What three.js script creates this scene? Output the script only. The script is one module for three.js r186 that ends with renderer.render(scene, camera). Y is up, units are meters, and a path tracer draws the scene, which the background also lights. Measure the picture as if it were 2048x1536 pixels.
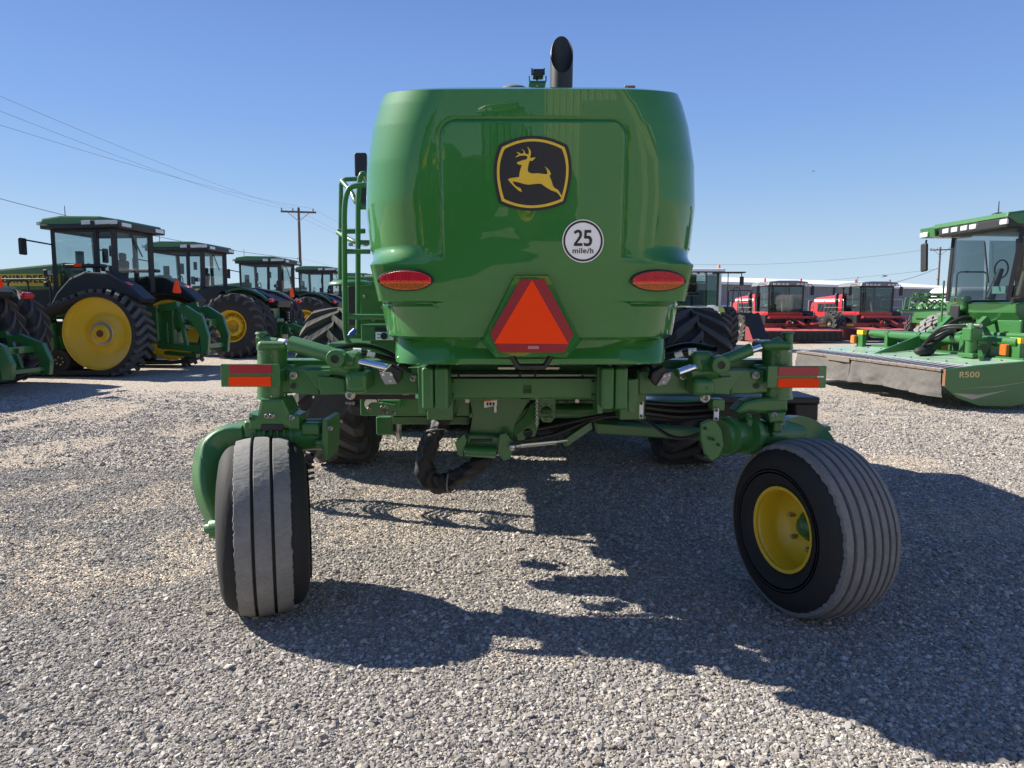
import * as THREE from 'three';
import { mergeGeometries, mergeVertices, toCreasedNormals } from 'three/addons/utils/BufferGeometryUtils.js';
import { RoundedBoxGeometry } from 'three/addons/geometries/RoundedBoxGeometry.js';
import { TextGeometry } from 'three/addons/geometries/TextGeometry.js';
import { FontLoader } from 'three/addons/loaders/FontLoader.js';

// ------------------------------------------------------------ camera, sky, sun, exposure
const scene = new THREE.Scene();
const EYE = 1.7, FOC = 1420, PITCH = Math.atan(151 / FOC);          // photograph is 2048 x 1536, horizon on row 617
const camera = new THREE.PerspectiveCamera(2 * Math.atan(768 / FOC) * 180 / Math.PI, 4 / 3, 0.05, 900);
camera.position.set(0, EYE, 0); camera.rotation.set(-PITCH, 0, 0);
const SUN = new THREE.Vector3(-1.22, 1.0, -0.44).normalize();
{
  const W = 1024, H = 512, data = new Float32Array(W * H * 4);
  // clear afternoon air: colour by elevation, a little brighter round the sun
  const key = [[-90, .25, .25, .25], [-1, .36, .43, .50], [0, .44, .54, .61], [3, .365, .49, .60], [9, .225, .365, .585], [14, .160, .288, .56], [22, .113, .210, .475], [40, .062, .122, .31], [90, .038, .074, .20]];
  for (let j = 0; j < H; j++) {
    const el = (j + .5) / H * 180 - 90; let k = 0;
    while (k < key.length - 2 && key[k + 1][0] < el) k++;
    const a = key[k], b = key[k + 1], t = Math.min(1, Math.max(0, (el - a[0]) / (b[0] - a[0])));
    for (let i = 0; i < W; i++) {
      const az = (i + .5) / W * 2 * Math.PI - Math.PI, ce = Math.cos(el * Math.PI / 180), se = Math.sin(el * Math.PI / 180);
      const d = Math.cos(az) * ce * SUN.x + se * SUN.y + Math.sin(az) * ce * SUN.z;
      const g = el > -1 ? .93 + .12 * Math.max(0, d) ** 2 + .6 * Math.max(0, d) ** 24 : 1;
      const o = (j * W + i) * 4;
      for (let c = 0; c < 3; c++) data[o + c] = (a[c + 1] + (b[c + 1] - a[c + 1]) * t) * g * .80;
      data[o + 3] = 1;
    }
  }
  const sky = new THREE.DataTexture(data, W, H, THREE.RGBAFormat, THREE.FloatType);
  sky.mapping = THREE.EquirectangularReflectionMapping; sky.magFilter = sky.minFilter = THREE.LinearFilter; sky.needsUpdate = true;
  scene.background = sky; scene.environment = sky;
}
const sun = new THREE.DirectionalLight(new THREE.Color().setRGB(1, .93, .81), 5);
sun.position.copy(SUN).multiplyScalar(60); sun.castShadow = true; sun.shadow.radius = 1;
sun.shadow.mapSize.set(4096, 4096);
Object.assign(sun.shadow.camera, { left: -45, right: 45, top: 45, bottom: -45, near: 1, far: 160 });
scene.add(sun, sun.target);
const renderer = new THREE.WebGLRenderer({ antialias: true });
renderer.toneMapping = THREE.LinearToneMapping; renderer.toneMappingExposure = 1.9; renderer.shadowMap.enabled = true;

// ------------------------------------------------------------ helpers
const V = (x, y, z) => new THREE.Vector3(x, y, z);
let seed = 20417; const rnd = () => { seed = (seed * 1664525 + 1013904223) >>> 0; return seed / 4294967296; };
const smooth = (a, b, x) => { const t = Math.min(1, Math.max(0, (x - a) / (b - a))); return t * t * (3 - 2 * t); };
// a photo pixel gives a direction; d metres ahead of the camera gives the point
function at(px, py, d) {
  const x = (px - 1024) / FOC, y = -(py - 768) / FOC, s = Math.sin(PITCH), c = Math.cos(PITCH);
  const ry = y * c - s, rz = y * s + c, t = d / rz;
  return V(x * t, EYE + ry * t, -d);
}
const N = g => { let q = g.index ? g.toNonIndexed() : g; for (const k of Object.keys(q.attributes)) if (!['position', 'normal', 'uv'].includes(k)) q.deleteAttribute(k);
  if (!q.attributes.uv) q.setAttribute('uv', new THREE.Float32BufferAttribute(new Float32Array(q.attributes.position.count * 2), 2)); if (!q.attributes.normal) q.computeVertexNormals(); return q; };
const put = (g, x, y, z, rx = 0, ry = 0, rz = 0) => g.applyMatrix4(new THREE.Matrix4().makeRotationFromEuler(new THREE.Euler(rx, ry, rz)).setPosition(x, y, z));
const B = (x, y, z, w, h, d, rx, ry, rz) => put(new THREE.BoxGeometry(w, h, d), x, y, z, rx, ry, rz);
const RB = (x, y, z, w, h, d, r = .02, rx, ry, rz) => put(new RoundedBoxGeometry(w, h, d, 3, Math.min(r, w / 2.01, h / 2.01, d / 2.01)), x, y, z, rx, ry, rz);
const box2 = (a, b, c, d, e, f, r) => r ? RB((a + b) / 2, (c + d) / 2, (e + f) / 2, Math.abs(b - a), Math.abs(d - c), Math.abs(f - e), r) : B((a + b) / 2, (c + d) / 2, (e + f) / 2, Math.abs(b - a), Math.abs(d - c), Math.abs(f - e));
function C(p, q, r1, r2 = r1, n = 20, open = false) {
  const l = p.distanceTo(q), g = new THREE.CylinderGeometry(r2, r1, l, n, 1, open);
  return g.applyQuaternion(new THREE.Quaternion().setFromUnitVectors(V(0, 1, 0), q.clone().sub(p).normalize())).translate((p.x + q.x) / 2, (p.y + q.y) / 2, (p.z + q.z) / 2);
}
// bar of rectangular section from p to q
function bar(p, q, w, h, up = V(0, 1, 0), r = 0) {
  const l = p.distanceTo(q), d = q.clone().sub(p).normalize(), x = up.clone().cross(d).normalize(), y = d.clone().cross(x);
  const g = r ? new RoundedBoxGeometry(w, h, l, 2, Math.min(r, w / 2.01, h / 2.01)) : new THREE.BoxGeometry(w, h, l);
  return g.applyMatrix4(new THREE.Matrix4().makeBasis(x, y, d).setPosition((p.x + q.x) / 2, (p.y + q.y) / 2, (p.z + q.z) / 2));
}
// bent pipe with rounded corners
function pipe(pts, r, bend = .08, n = 10) {
  const cp = new THREE.CurvePath(); let cur = pts[0];
  for (let i = 1; i < pts.length; i++) {
    if (i === pts.length - 1) { cp.add(new THREE.LineCurve3(cur, pts[i])); break; }
    const a = pts[i].clone().add(cur.clone().sub(pts[i]).setLength(Math.min(bend, cur.distanceTo(pts[i]) * .49)));
    const b = pts[i].clone().add(pts[i + 1].clone().sub(pts[i]).setLength(Math.min(bend, pts[i + 1].distanceTo(pts[i]) * .49)));
    cp.add(new THREE.LineCurve3(cur, a)); cp.add(new THREE.QuadraticBezierCurve3(a, pts[i], b)); cur = b;
  }
  return new THREE.TubeGeometry(cp, Math.max(8, pts.length * 10), r, n, false);
}
const hose = (pts, r, n = 8, seg = 40) => new THREE.TubeGeometry(new THREE.CatmullRomCurve3(pts), seg, r, n, false);
function shapeOf(pts) { const s = new THREE.Shape(); pts.forEach((p, i) => i ? s.lineTo(p[0], p[1]) : s.moveTo(p[0], p[1])); s.closePath(); return s; }
// polygon in x,y drawn out by depth along +z, with a small bevel
function E(pts, depth, bevel = .004, holes = []) {
  const s = pts.isShape ? pts : shapeOf(pts); for (const h of holes) s.holes.push(h);
  return new THREE.ExtrudeGeometry(s, { depth: Math.max(.0005, depth - 2 * bevel), bevelEnabled: bevel > 0, bevelThickness: bevel, bevelSize: bevel, bevelOffset: -bevel, bevelSegments: 2, curveSegments: 16, steps: 1 }).translate(0, 0, bevel);
}
const roundHole = (x, y, r) => { const h = new THREE.Path(); h.absarc(x, y, r, 0, 2 * Math.PI, true); return h; };
// lathe: [radius, along] pairs round an axis
function L(pts, seg = 48, axis = 'z') {
  const g = new THREE.LatheGeometry(pts.map(p => new THREE.Vector2(Math.max(p[0], 1e-4), p[1])), seg);
  if (axis === 'z') g.rotateX(Math.PI / 2); if (axis === 'x') g.rotateZ(-Math.PI / 2);
  return g;
}
const ball = (x, y, z, rx, ry = rx, rz = rx, n = 16) => new THREE.SphereGeometry(1, n, Math.max(6, n >> 1)).scale(rx, ry, rz).translate(x, y, z);
const used = {};
function numbered(n) { used[n] = (used[n] ?? -1) + 1; return used[n] ? n + '_' + String(used[n]).padStart(3, '0') : n; }
function mesh(name, geos, mat, parent) {
  const list = (Array.isArray(geos) ? geos : [geos]).map(N);
  const m = new THREE.Mesh(list.length > 1 ? mergeGeometries(list) : list[0], mat);
  m.name = name; m.castShadow = m.receiveShadow = true; parent.add(m); return m;
}
function thing(name, label, category, [x, y, z] = [0, 0, 0], turn = 0, group) {
  const o = new THREE.Group(); o.name = numbered(name); o.position.set(x, y, z); o.rotation.y = turn; scene.add(o);
  o.userData = { label, category }; if (group) o.userData.group = group; return o;
}
function single(name, geos, mat, label, category, group) {
  const m = mesh(numbered(name), geos, mat, scene); m.userData = { label, category }; if (group) m.userData.group = group; return m;
}
function struct(name, geos, mat) { const m = mesh(name, geos, mat, scene); m.userData = { kind: 'structure' }; return m; }
const font = await new FontLoader().loadAsync('fonts/droid/droid_sans_bold.typeface.json');
function text(s, size, depth = .002) { const g = new TextGeometry(s, { font, size, depth, curveSegments: 5, bevelEnabled: false }); g.computeBoundingBox(); const b = g.boundingBox; return g.translate(-(b.min.x + b.max.x) / 2, -(b.min.y + b.max.y) / 2, 0); }

// ------------------------------------------------------------ textures and materials
const hash2 = (x, y) => { let h = (x * 374761393 + y * 668265263) | 0; h = Math.imul(h ^ (h >>> 13), 1274126177); return ((h ^ (h >>> 16)) >>> 0) / 4294967296; };
function vnoise(x, y, p) { const xi = Math.floor(x), yi = Math.floor(y), fx = x - xi, fy = y - yi, u = fx * fx * (3 - 2 * fx), v = fy * fy * (3 - 2 * fy), m = a => ((a % p) + p) % p;
  const a = hash2(m(xi), m(yi)), b = hash2(m(xi + 1), m(yi)), c = hash2(m(xi), m(yi + 1)), d = hash2(m(xi + 1), m(yi + 1)); return a + (b - a) * u + (c - a) * v + (a - b - c + d) * u * v; }
function fbm(x, y, p, o = 4) { let s = 0, a = .5, t = 0; for (let i = 0; i < o; i++) { s += a * vnoise(x, y, p); t += a; x *= 2; y *= 2; p *= 2; a *= .5; } return s / t; }
function texture(n, fn, srgb = false, rep = 1) {
  const d = new Uint8Array(n * n * 4);
  for (let j = 0; j < n; j++) for (let i = 0; i < n; i++) { const c = fn(i / n, j / n), o = (j * n + i) * 4; for (let k = 0; k < 3; k++) d[o + k] = Math.max(0, Math.min(255, 255 * (c.length ? c[k] : c))); d[o + 3] = 255; }
  const t = new THREE.DataTexture(d, n, n); t.wrapS = t.wrapT = THREE.RepeatWrapping; t.magFilter = THREE.LinearFilter; t.minFilter = THREE.LinearMipmapLinearFilter; t.generateMipmaps = true;
  t.repeat.set(rep, rep); if (srgb) t.colorSpace = THREE.SRGBColorSpace; t.needsUpdate = true; return t;
}
const rgb = (r, g, b) => new THREE.Color().setRGB(r, g, b);
const orange_peel = texture(256, (u, v) => fbm(u * 24, v * 24, 24, 3));
const cast_grain = texture(256, (u, v) => fbm(u * 40, v * 40, 40, 3));
const dust = texture(512, (u, v) => { const f = fbm(u * 9, v * 9, 9, 5), g = fbm(u * 60 + 3, v * 60, 60, 2); return .72 + .28 * f + .22 * (g - .5); }, false);
const prism = texture(64, (u, v) => { const a = Math.abs(u * 2 - 1), b = Math.abs(v * 2 - 1); return .5 * a + .5 * b; }, false, 85);
const std = (c, roughness = .6, metalness = 0, more = {}) => new THREE.MeshStandardMaterial({ color: rgb(...c), roughness, metalness, side: THREE.DoubleSide, ...more });
const paint = (c, rough = .42, more = {}) => new THREE.MeshPhysicalMaterial({ color: rgb(...c), roughness: rough, clearcoat: 1, clearcoatRoughness: .06, side: THREE.DoubleSide, ...more });
const M = {
  hood: paint([.027, .172, .031], .6, { clearcoatRoughness: .012, specularIntensity: .3 }),
  green: paint([.024, .142, .028], .55, { clearcoat: .7, clearcoatRoughness: .16 }),
  casting: paint([.024, .140, .028], .6, { clearcoat: .6, clearcoatRoughness: .22, bumpMap: cast_grain, bumpScale: .0012 }),
  yellow: paint([.72, .47, .012], .5, { clearcoat: .5, clearcoatRoughness: .25 }),
  red: paint([.52, .012, .016], .45, { clearcoat: .8, clearcoatRoughness: .12 }),
  maroon: paint([.22, .010, .016], .5, { clearcoat: .6, clearcoatRoughness: .25 }),
  sunred: std([.50, .11, .10], .6),
  rubber: std([.018, .018, .019], .8, 0, { bumpMap: cast_grain, bumpScale: .002 }),
  lugTop: std([.115, .108, .102], .92, 0, { map: dust, bumpMap: cast_grain, bumpScale: .002 }),
  lugged: std([.040, .038, .038], .88, 0, { map: dust, bumpMap: cast_grain, bumpScale: .002 }),
  wornRubber: std([.23, .226, .222], .92, 0, { map: dust, bumpMap: cast_grain, bumpScale: .003 }),
  plastic: std([.017, .018, .021], .5),
  blackSatin: std([.012, .012, .013], .38),
  cloth: std([.014, .014, .015], .62, 0, { bumpMap: cast_grain, bumpScale: .003 }),
  steel: std([.55, .55, .54], .35, 1),
  zinc: std([.42, .40, .36], .38, 1),
  chrome: std([.82, .83, .85], .06, 1),
  glass: new THREE.MeshPhysicalMaterial({ color: rgb(.80, .88, .87), roughness: .02, transmission: 1, thickness: 0, ior: 1.5, side: THREE.DoubleSide }),
  darkGlass: new THREE.MeshPhysicalMaterial({ color: rgb(.42, .47, .46), roughness: .02, transmission: 1, thickness: 0, ior: 1.5, side: THREE.DoubleSide }),
  glassTint: new THREE.MeshPhysicalMaterial({ color: rgb(.62, .70, .70), roughness: .02, transmission: 1, thickness: 0, ior: 1.5, side: THREE.DoubleSide }),
  lens: paint([.62, .63, .64], .25),
  white: std([.80, .81, .82], .5),
  sticker: std([.88, .89, .90], .45),
  ink: std([.012, .012, .016], .45),
  logoBlack: std([.013, .013, .019], .4),
  logoYellow: std([.74, .50, .035], .45),
  orange: new THREE.MeshPhysicalMaterial({ color: rgb(1, .066, .010), roughness: .55, specularIntensity: .15, side: THREE.DoubleSide }),
  crimson: std([.30, .010, .022], .32, 0, { bumpMap: orange_peel, bumpScale: .001 }),
  redLens: paint([.92, .012, .035], .3, { clearcoat: .5, bumpMap: prism, bumpScale: .006 }),
  amberLens: paint([.82, .20, .012], .3, { clearcoat: .5, bumpMap: prism, bumpScale: .006 }),
  seat: std([.045, .047, .050], .85),
  grey: std([.16, .165, .17], .6),
  pole: std([.13, .10, .08], .9, 0, { map: dust }),
  wire: std([.16, .16, .17], .6),
};
// ------------------------------------------------------------ ground
const relief = (x, z) => { // shallow ruts and heaps in the gravel, metres
  const far = 1 - smooth(14, 30, Math.hypot(x, z)); if (far <= 0) return 0;
  const rut = Math.sin((x * .82 - z * .35) * 1.9 + 2 * fbm(x * .3 + 40, z * .3 + 40, 512, 2));
  return far * (.038 * (fbm(x * .55 + 30, z * .55 + 30, 512, 3) - .5) + .026 * (fbm(x * 2.6 + 50, z * 2.6 + 50, 512, 3) - .5) + .006 * rut);
};
const stain = (x, z) => smooth(.56, .70, fbm(x * .9 + 7, z * .9 + 70, 512, 4));                // patches where brown fines show between the stones
const stoneTex = (() => { // crushed stone: cells of a jittered grid, 2.4 m a tile
  const n = 1536, g = 112, cx = [], col = new Uint8Array(n * n * 4), hgt = new Uint8Array(n * n * 4);
  for (let j = 0; j < g; j++) for (let i = 0; i < g; i++) cx.push([i + hash2(i, j * 7 + 1), j + hash2(i * 3 + 5, j), hash2(i * 11, j * 13 + 3), hash2(i + 91, j * 5)]);
  for (let j = 0; j < n; j++) for (let i = 0; i < n; i++) {
    const x = i / n * g, y = j / n * g, xi = Math.floor(x), yi = Math.floor(y); let d1 = 9, d2 = 9, w = null;
    for (let b = -1; b <= 1; b++) for (let a = -1; a <= 1; a++) { const c = cx[((yi + b + g) % g) * g + (xi + a + g) % g]; const ox = (xi + a < 0 ? -g : xi + a >= g ? g : 0), oy = (yi + b < 0 ? -g : yi + b >= g ? g : 0);
      const dx = x - c[0] - ox, dy = y - c[1] - oy, d = Math.sqrt(dx * dx + dy * dy) * (.75 + .5 * c[2]); if (d < d1) { d2 = d1; d1 = d; w = c; } else if (d < d2) d2 = d; }
    const e = Math.min(1, (d2 - d1) * 2.2), t = .50 + .36 * w[3] * w[3] + .16 * w[2], o = (j * n + i) * 4, warm = w[2] > .8 ? .06 : w[2] < .2 ? -.02 : .012;
    const fine = e < .16, k = fine ? .60 : t; col[o] = 255 * Math.min(1, k * (fine ? 1.05 : 1.02 + warm)); col[o + 1] = 255 * Math.min(1, k); col[o + 2] = 255 * Math.min(1, k * (fine ? .9 : .985 - warm)); col[o + 3] = 255;
    hgt[o] = hgt[o + 1] = hgt[o + 2] = 255 * Math.min(1, e * (.45 + .55 * w[3])); hgt[o + 3] = 255;
  }
  const mk = (d, s) => { const t = new THREE.DataTexture(d, n, n); t.wrapS = t.wrapT = THREE.RepeatWrapping; t.magFilter = THREE.LinearFilter; t.minFilter = THREE.LinearMipmapLinearFilter; t.generateMipmaps = true; if (s) t.colorSpace = THREE.SRGBColorSpace; t.needsUpdate = true; return t; };
  return [mk(col, true), mk(hgt, false)];
})();
const gravelMat = new THREE.MeshStandardMaterial({ vertexColors: true, map: stoneTex[0], bumpMap: stoneTex[1], bumpScale: .016, roughness: .95, side: THREE.DoubleSide });
{
  const n = 260, pos = [], uv = [], col = [], idx = [];
  const f = t => Math.sign(t) * (12 * Math.abs(t) + 500 * Math.abs(t) ** 6);
  for (let j = 0; j <= n; j++) for (let i = 0; i <= n; i++) {
    const x = f(i / n * 2 - 1), z = f(j / n * 2 - 1) - 5;
    pos.push(x, relief(x, z), z); uv.push(x / 2.4 + .13 * fbm(x * .2, z * .2, 512, 2), z / 2.4);
    const s = stain(x, z), p = .98 + .24 * fbm(x * .16 + 11, z * .16 + 4, 512, 4);
    col.push(p * (1.03 - .03 * s), p * (.975 - .07 * s), p * (.905 - .12 * s));
  }
  for (let j = 0; j < n; j++) for (let i = 0; i < n; i++) { const a = j * (n + 1) + i; idx.push(a, a + n + 1, a + 1, a + 1, a + n + 1, a + n + 2); }
  const g = new THREE.BufferGeometry(); g.setAttribute('position', new THREE.Float32BufferAttribute(pos, 3)); g.setAttribute('uv', new THREE.Float32BufferAttribute(uv, 2)); g.setAttribute('color', new THREE.Float32BufferAttribute(col, 3)); g.setIndex(idx); g.computeVertexNormals();
  const m = new THREE.Mesh(g, gravelMat); m.name = 'ground'; m.receiveShadow = true; m.userData = { kind: 'structure' }; scene.add(m);
}
// ------------------------------------------------------------ buildings
const ribbed = (p, q, y0, y1, pitch = .32, depth = .035) => { // corrugated sheet wall from p to q
  const l = p.distanceTo(q), d = q.clone().sub(p).normalize(), nrm = V(-d.z, 0, d.x), n = Math.floor(l / pitch), pos = [];
  const line = []; for (let i = 0; i < n; i++) for (const [a, o] of [[0, 0], [.62, 0], [.72, 1], [.9, 1]]) line.push(p.clone().addScaledVector(d, (i + a) * l / n).addScaledVector(nrm, o * depth)); line.push(q.clone());
  for (let i = 0; i < line.length - 1; i++) { const a = line[i], b = line[i + 1]; pos.push(a.x, y0, a.z, b.x, y0, b.z, b.x, y1, b.z, a.x, y0, a.z, b.x, y1, b.z, a.x, y1, a.z); }
  const g = new THREE.BufferGeometry(); g.setAttribute('position', new THREE.Float32BufferAttribute(pos, 3)); g.computeVertexNormals(); return g;
};
{
  const A = V(10, 0, -56), Z = V(54, 0, -82), dir = Z.clone().sub(A).normalize(), out = V(-dir.z, 0, dir.x), len = A.distanceTo(Z), top = 3.75;
  const b = thing('metal_warehouse', 'long grey ribbed metal warehouse with white roof edge behind the red windrowers', 'warehouse', [A.x, 0, A.z]);
  const O = (s, y, o) => V(dir.x * s + out.x * o, y, dir.z * s + out.z * o), up = V(0, 1, 0);
  mesh('wall', ribbed(O(0, 0, 0), O(len, 0, 0), 0, top), std([.215, .22, .24], .65), b);
  mesh('end_wall', ribbed(O(0, 0, -22), O(0, 0, 0), 0, top), std([.215, .22, .24], .65), b);
  mesh('back_wall', ribbed(O(len, 0, -22), O(0, 0, -22), 0, top), std([.215, .22, .24], .65), b);
  const roof = new THREE.BufferGeometry(), R = [O(-.3, top + .18, .35), O(len + .3, top + .18, .35), O(len + .3, top + 1.25, -11), O(-.3, top + 1.25, -11), O(len + .3, top + .28, -22.3), O(-.3, top + .28, -22.3)];
  roof.setAttribute('position', new THREE.Float32BufferAttribute([0, 1, 2, 0, 2, 3, 3, 2, 4, 3, 4, 5].flatMap(i => R[i].toArray()), 3)); roof.computeVertexNormals();
  mesh('roof', roof, std([.74, .75, .76], .5), b);
  mesh('eave', bar(O(-.3, top + .06, .2), O(len + .3, top + .06, .2), .5, .16, up), std([.78, .78, .78], .5), b);
  for (const s of [5.5, 14.5, 24, 33.5, 43]) mesh('trim_post', bar(O(s, 0, .03), O(s, top - .08, .03), .22, .16, dir), std([.035, .045, .085], .5), b);
  mesh('door', bar(O(24.8, 0, .01), O(24.8, 2.6, .01), 2.2, .12, out), std([.02, .02, .024], .6), b);
  for (const s of [15.7, 31]) mesh('wall_lamp', bar(O(s, 2.9, .1), O(s, 3.08, .1), .42, .2, out), M.lens, b);
  const p = O(33.6, top + .7, -4); mesh('roof_vent', [C(p, p.clone().add(V(0, .5, 0)), .05), C(p.clone().add(V(0, .5, 0)), p.clone().add(V(0, .62, 0)), .12, .02)], M.zinc, b);
}
{ // the dealer's shop behind the camera: the hood mirrors it
  const A = V(14.5, 0, 5.5), Z = V(1.2, 0, 12.5), dir = Z.clone().sub(A).normalize(), out = V(-dir.z, 0, dir.x);
  const b = thing('machine_shop', 'tall cream sheet metal shop mirrored in the green hood', 'building', [A.x, 0, A.z]);
  const O = (s, y, o) => V(dir.x * s + out.x * o, y, dir.z * s + out.z * o), len = A.distanceTo(Z);
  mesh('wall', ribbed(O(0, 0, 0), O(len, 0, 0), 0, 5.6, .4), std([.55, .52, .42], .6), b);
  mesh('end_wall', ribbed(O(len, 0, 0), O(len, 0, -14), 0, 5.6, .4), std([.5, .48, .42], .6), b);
  mesh('roof', [bar(O(-.4, 5.75, -7), O(len + .4, 5.75, -7), 14.8, .25)], std([.6, .6, .58], .5), b);
  for (const s of [4.5, 11]) mesh('roller_door', bar(O(s, 0, .04), O(s, 4.1, .04), 3.6, .1, out), std([.33, .34, .33], .55), b);
}
// ------------------------------------------------------------ poles and wires
function utilityPole(x, z, h, arm, turn, label) {
  const p = thing('utility_pole', label, 'utility pole', [x, 0, z], turn);
  mesh('post', C(V(0, -.3, 0), V(0, h, 0), .17, .11, 14), M.pole, p);
  mesh('crossarm', B(0, h - .42, .16, arm, .16, .12), M.pole, p);
  for (const s of [-1, 1]) mesh('brace', bar(V(s * arm * .3, h - .5, .2), V(0, h - 1.25, .16), .03, .06), M.zinc, p);
  for (const s of [-.95, -.32, .82]) mesh('insulator', [C(V(s * arm / 2, h - .34, .16), V(s * arm / 2, h - .16, .16), .05, .07, 10), C(V(s * arm / 2, h - .16, .16), V(s * arm / 2, h - .06, .16), .045, .03, 10)], M.grey, p);
  mesh('insulator', C(V(-.16, h - 4.6, .1), V(-.28, h - 4.6, .1), .06, .05, 10), M.grey, p);
  return p;
}
const pole1 = at(597, 415, 66), pole2 = at(1881, 494, 104), pole3 = at(717, 492, 98);
utilityPole(pole1.x, pole1.z, pole1.y, 3.1, .25, 'weathered wooden utility pole with braced crossarm beyond the green tractors');
utilityPole(pole2.x, pole2.z, pole2.y, 2.6, -.4, 'wooden utility pole rising behind the green sprayer boom');
{
  const p = thing('lamp_post', 'thin lamp post with two small floodlights behind the ladder', 'lamp post', [pole3.x, 0, pole3.z]);
  mesh('post', C(V(0, -.2, 0), V(0, pole3.y, 0), .1, .07, 10), M.grey, p);
  mesh('bracket', B(0, pole3.y, 0, 2.2, .08, .08), M.grey, p);
  for (const s of [-1, 1]) mesh('floodlight', RB(s * 1.05, pole3.y + .2, 0, .6, .45, .3, .05), M.grey, p);
}
function wire(a, b, sag, label, r = .007) {
  const pts = []; for (let i = 0; i <= 24; i++) { const t = i / 24; pts.push(a.clone().lerp(b, t).add(V(0, -sag * 4 * t * (1 - t), 0))); }
  single('power_line', hose(pts, r, 5, 60), M.wire, label, 'power line', 'overhead power lines');
}
{
  const h = pole1.y, X = (s, y) => V(pole1.x + s, y, pole1.z + .16);
  const ends = [[183, 25], [215, 25], [248, 25]];
  ends.forEach(([py, d], i) => wire(at(-60, py - 17, d), X([-.5, -1.47, 1.27][i] * .97, h - .1), .35, 'thin dark power line running from utility pole crossarm over the green tractors'));
  wire(at(-60, 381, 40), X(-.28, h - 4.6), .5, 'lower cable strung from utility pole just above the tractor cab roofs', .02);
  for (const s of [-1.47, -.5, 1.27]) wire(X(s, h - .1), V(pole3.x + 12 + s, 7.5, -150), .8, 'faint power line leading away from utility pole behind the ladder');
  wire(X(.28, h - 4.6), V(pole3.x + 12, 5.4, -150), .8, 'lower cable leading away from utility pole behind the ladder');
  const K = V(pole2.x, pole2.y - .2, pole2.z + .2);
  wire(at(1300, 524, 118), K.clone().add(V(-.9, 0, 0)), 1.2, 'faint power line running to the pole behind the warehouse', .022);
  wire(at(1400, 572, 112), K.clone().add(V(0, -2.9, 0)), .5, 'lower faint power line sagging over the warehouse roof', .02);
  wire(at(1760, 572, 70), K.clone().add(V(0, -2.7, 0)), .2, 'service cable dropping from the pole to the warehouse roof', .03);
}
for (const [px, py, d, s, lab] of [[1627, 342, 60, .22, 'tiny dark bird flying high in the clear blue sky'], [1770, 552, 55, .42, 'small brown bird gliding just above the warehouse roof']]) {
  const p = at(px, py, d), o = thing('bird', lab, 'bird', [p.x, p.y, p.z], .5);
  mesh('body', [ball(0, 0, 0, s * .5, s * .13, s * .13), ball(s * .52, s * .04, 0, s * .13, s * .1, s * .1, 10)], std([.09, .07, .06], .8), o);
  for (const k of [-1, 1]) mesh('wing', E([[-.12 * s, 0], [.2 * s, 0], [.12 * s, .5 * s], [-.05 * s, .85 * s], [-.14 * s, .5 * s]], .01 * s, 0).rotateX(k > 0 ? -1.15 : 1.15 + Math.PI), std([.08, .06, .05], .8), o);
}
// ------------------------------------------------------------ tyres
function lugTyre(R, W, r, lugs, h, dir = 1, skew = .42, lw = .07) {
  const Rc = R - h, q = R - r, prof = [[r - .01, -W * .34], [r + .02, -W * .40], [r + q * .35, -W * .5], [r + q * .62, -W * .49], [Rc - q * .06, -W * .44], [Rc, -W * .36], [Rc + .004, 0], [Rc, W * .36], [Rc - q * .06, W * .44], [r + q * .62, W * .49], [r + q * .35, W * .5], [r + .02, W * .40], [r - .01, W * .34]];
  const body = L(prof, 72), pos = [], P = (phi, rad, a) => [rad * Math.cos(phi), rad * Math.sin(phi), a];
  const quad = (a, b, c, d) => pos.push(...a, ...b, ...c, ...a, ...c, ...d);
  for (const s of [-1, 1]) for (let k = 0; k < lugs; k++) {
    const f0 = 2 * Math.PI * (k + (s > 0 ? .5 : 0)) / lugs; let prev = null; const n = 5;
    for (let i = 0; i <= n; i++) {
      const t = i / n, a = s * W * (-.03 + .525 * t), f = f0 + dir * skew * Math.pow(t, .85), top = t < .82 ? R - .012 * t * t : R - q * .16, base = t < .8 ? Rc - .02 : r + q * .60, hw = lw / 2 / R * (1 + .25 * t), hb = hw * 1.35;
      const cur = { tl: P(f - hw, top, a), tr: P(f + hw, top, a), bl: P(f - hb, base, a), br: P(f + hb, base, a) };
      if (prev) { quad(prev.tl, prev.tr, cur.tr, cur.tl); quad(prev.bl, prev.tl, cur.tl, cur.bl); quad(prev.tr, prev.br, cur.br, cur.tr); } else quad(cur.bl, cur.br, cur.tr, cur.tl);
      if (i === n) quad(cur.tl, cur.tr, cur.br, cur.bl);
      prev = cur;
    }
  }
  const g = new THREE.BufferGeometry(); g.setAttribute('position', new THREE.Float32BufferAttribute(pos, 3)); g.computeVertexNormals();
  return [body, g];
}
// rim dished towards -z: flange, well, disc
const rimGeo = (r, W, disc = 0, hub = .16) => [L([[r * .985, -W * .40], [r * 1.045, -W * .41], [r * 1.05, -W * .38], [r * .95, -W * .34], [r * .90, -W * .2], [r * .89, disc], [hub * 1.5, disc - .01], [hub * 1.4, disc - .05], [.01, disc - .05]], 56), L([[r * .89, disc], [r * .92, W * .3], [r * 1.04, W * .40]], 56)];
const boltRing = (rad, n, z, r = .018, l = .03) => Array.from({ length: n }, (_, i) => put(new THREE.CylinderGeometry(r, r, l, 6).rotateX(Math.PI / 2), rad * Math.cos(i * 2 * Math.PI / n + .3), rad * Math.sin(i * 2 * Math.PI / n + .3), z));

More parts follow.
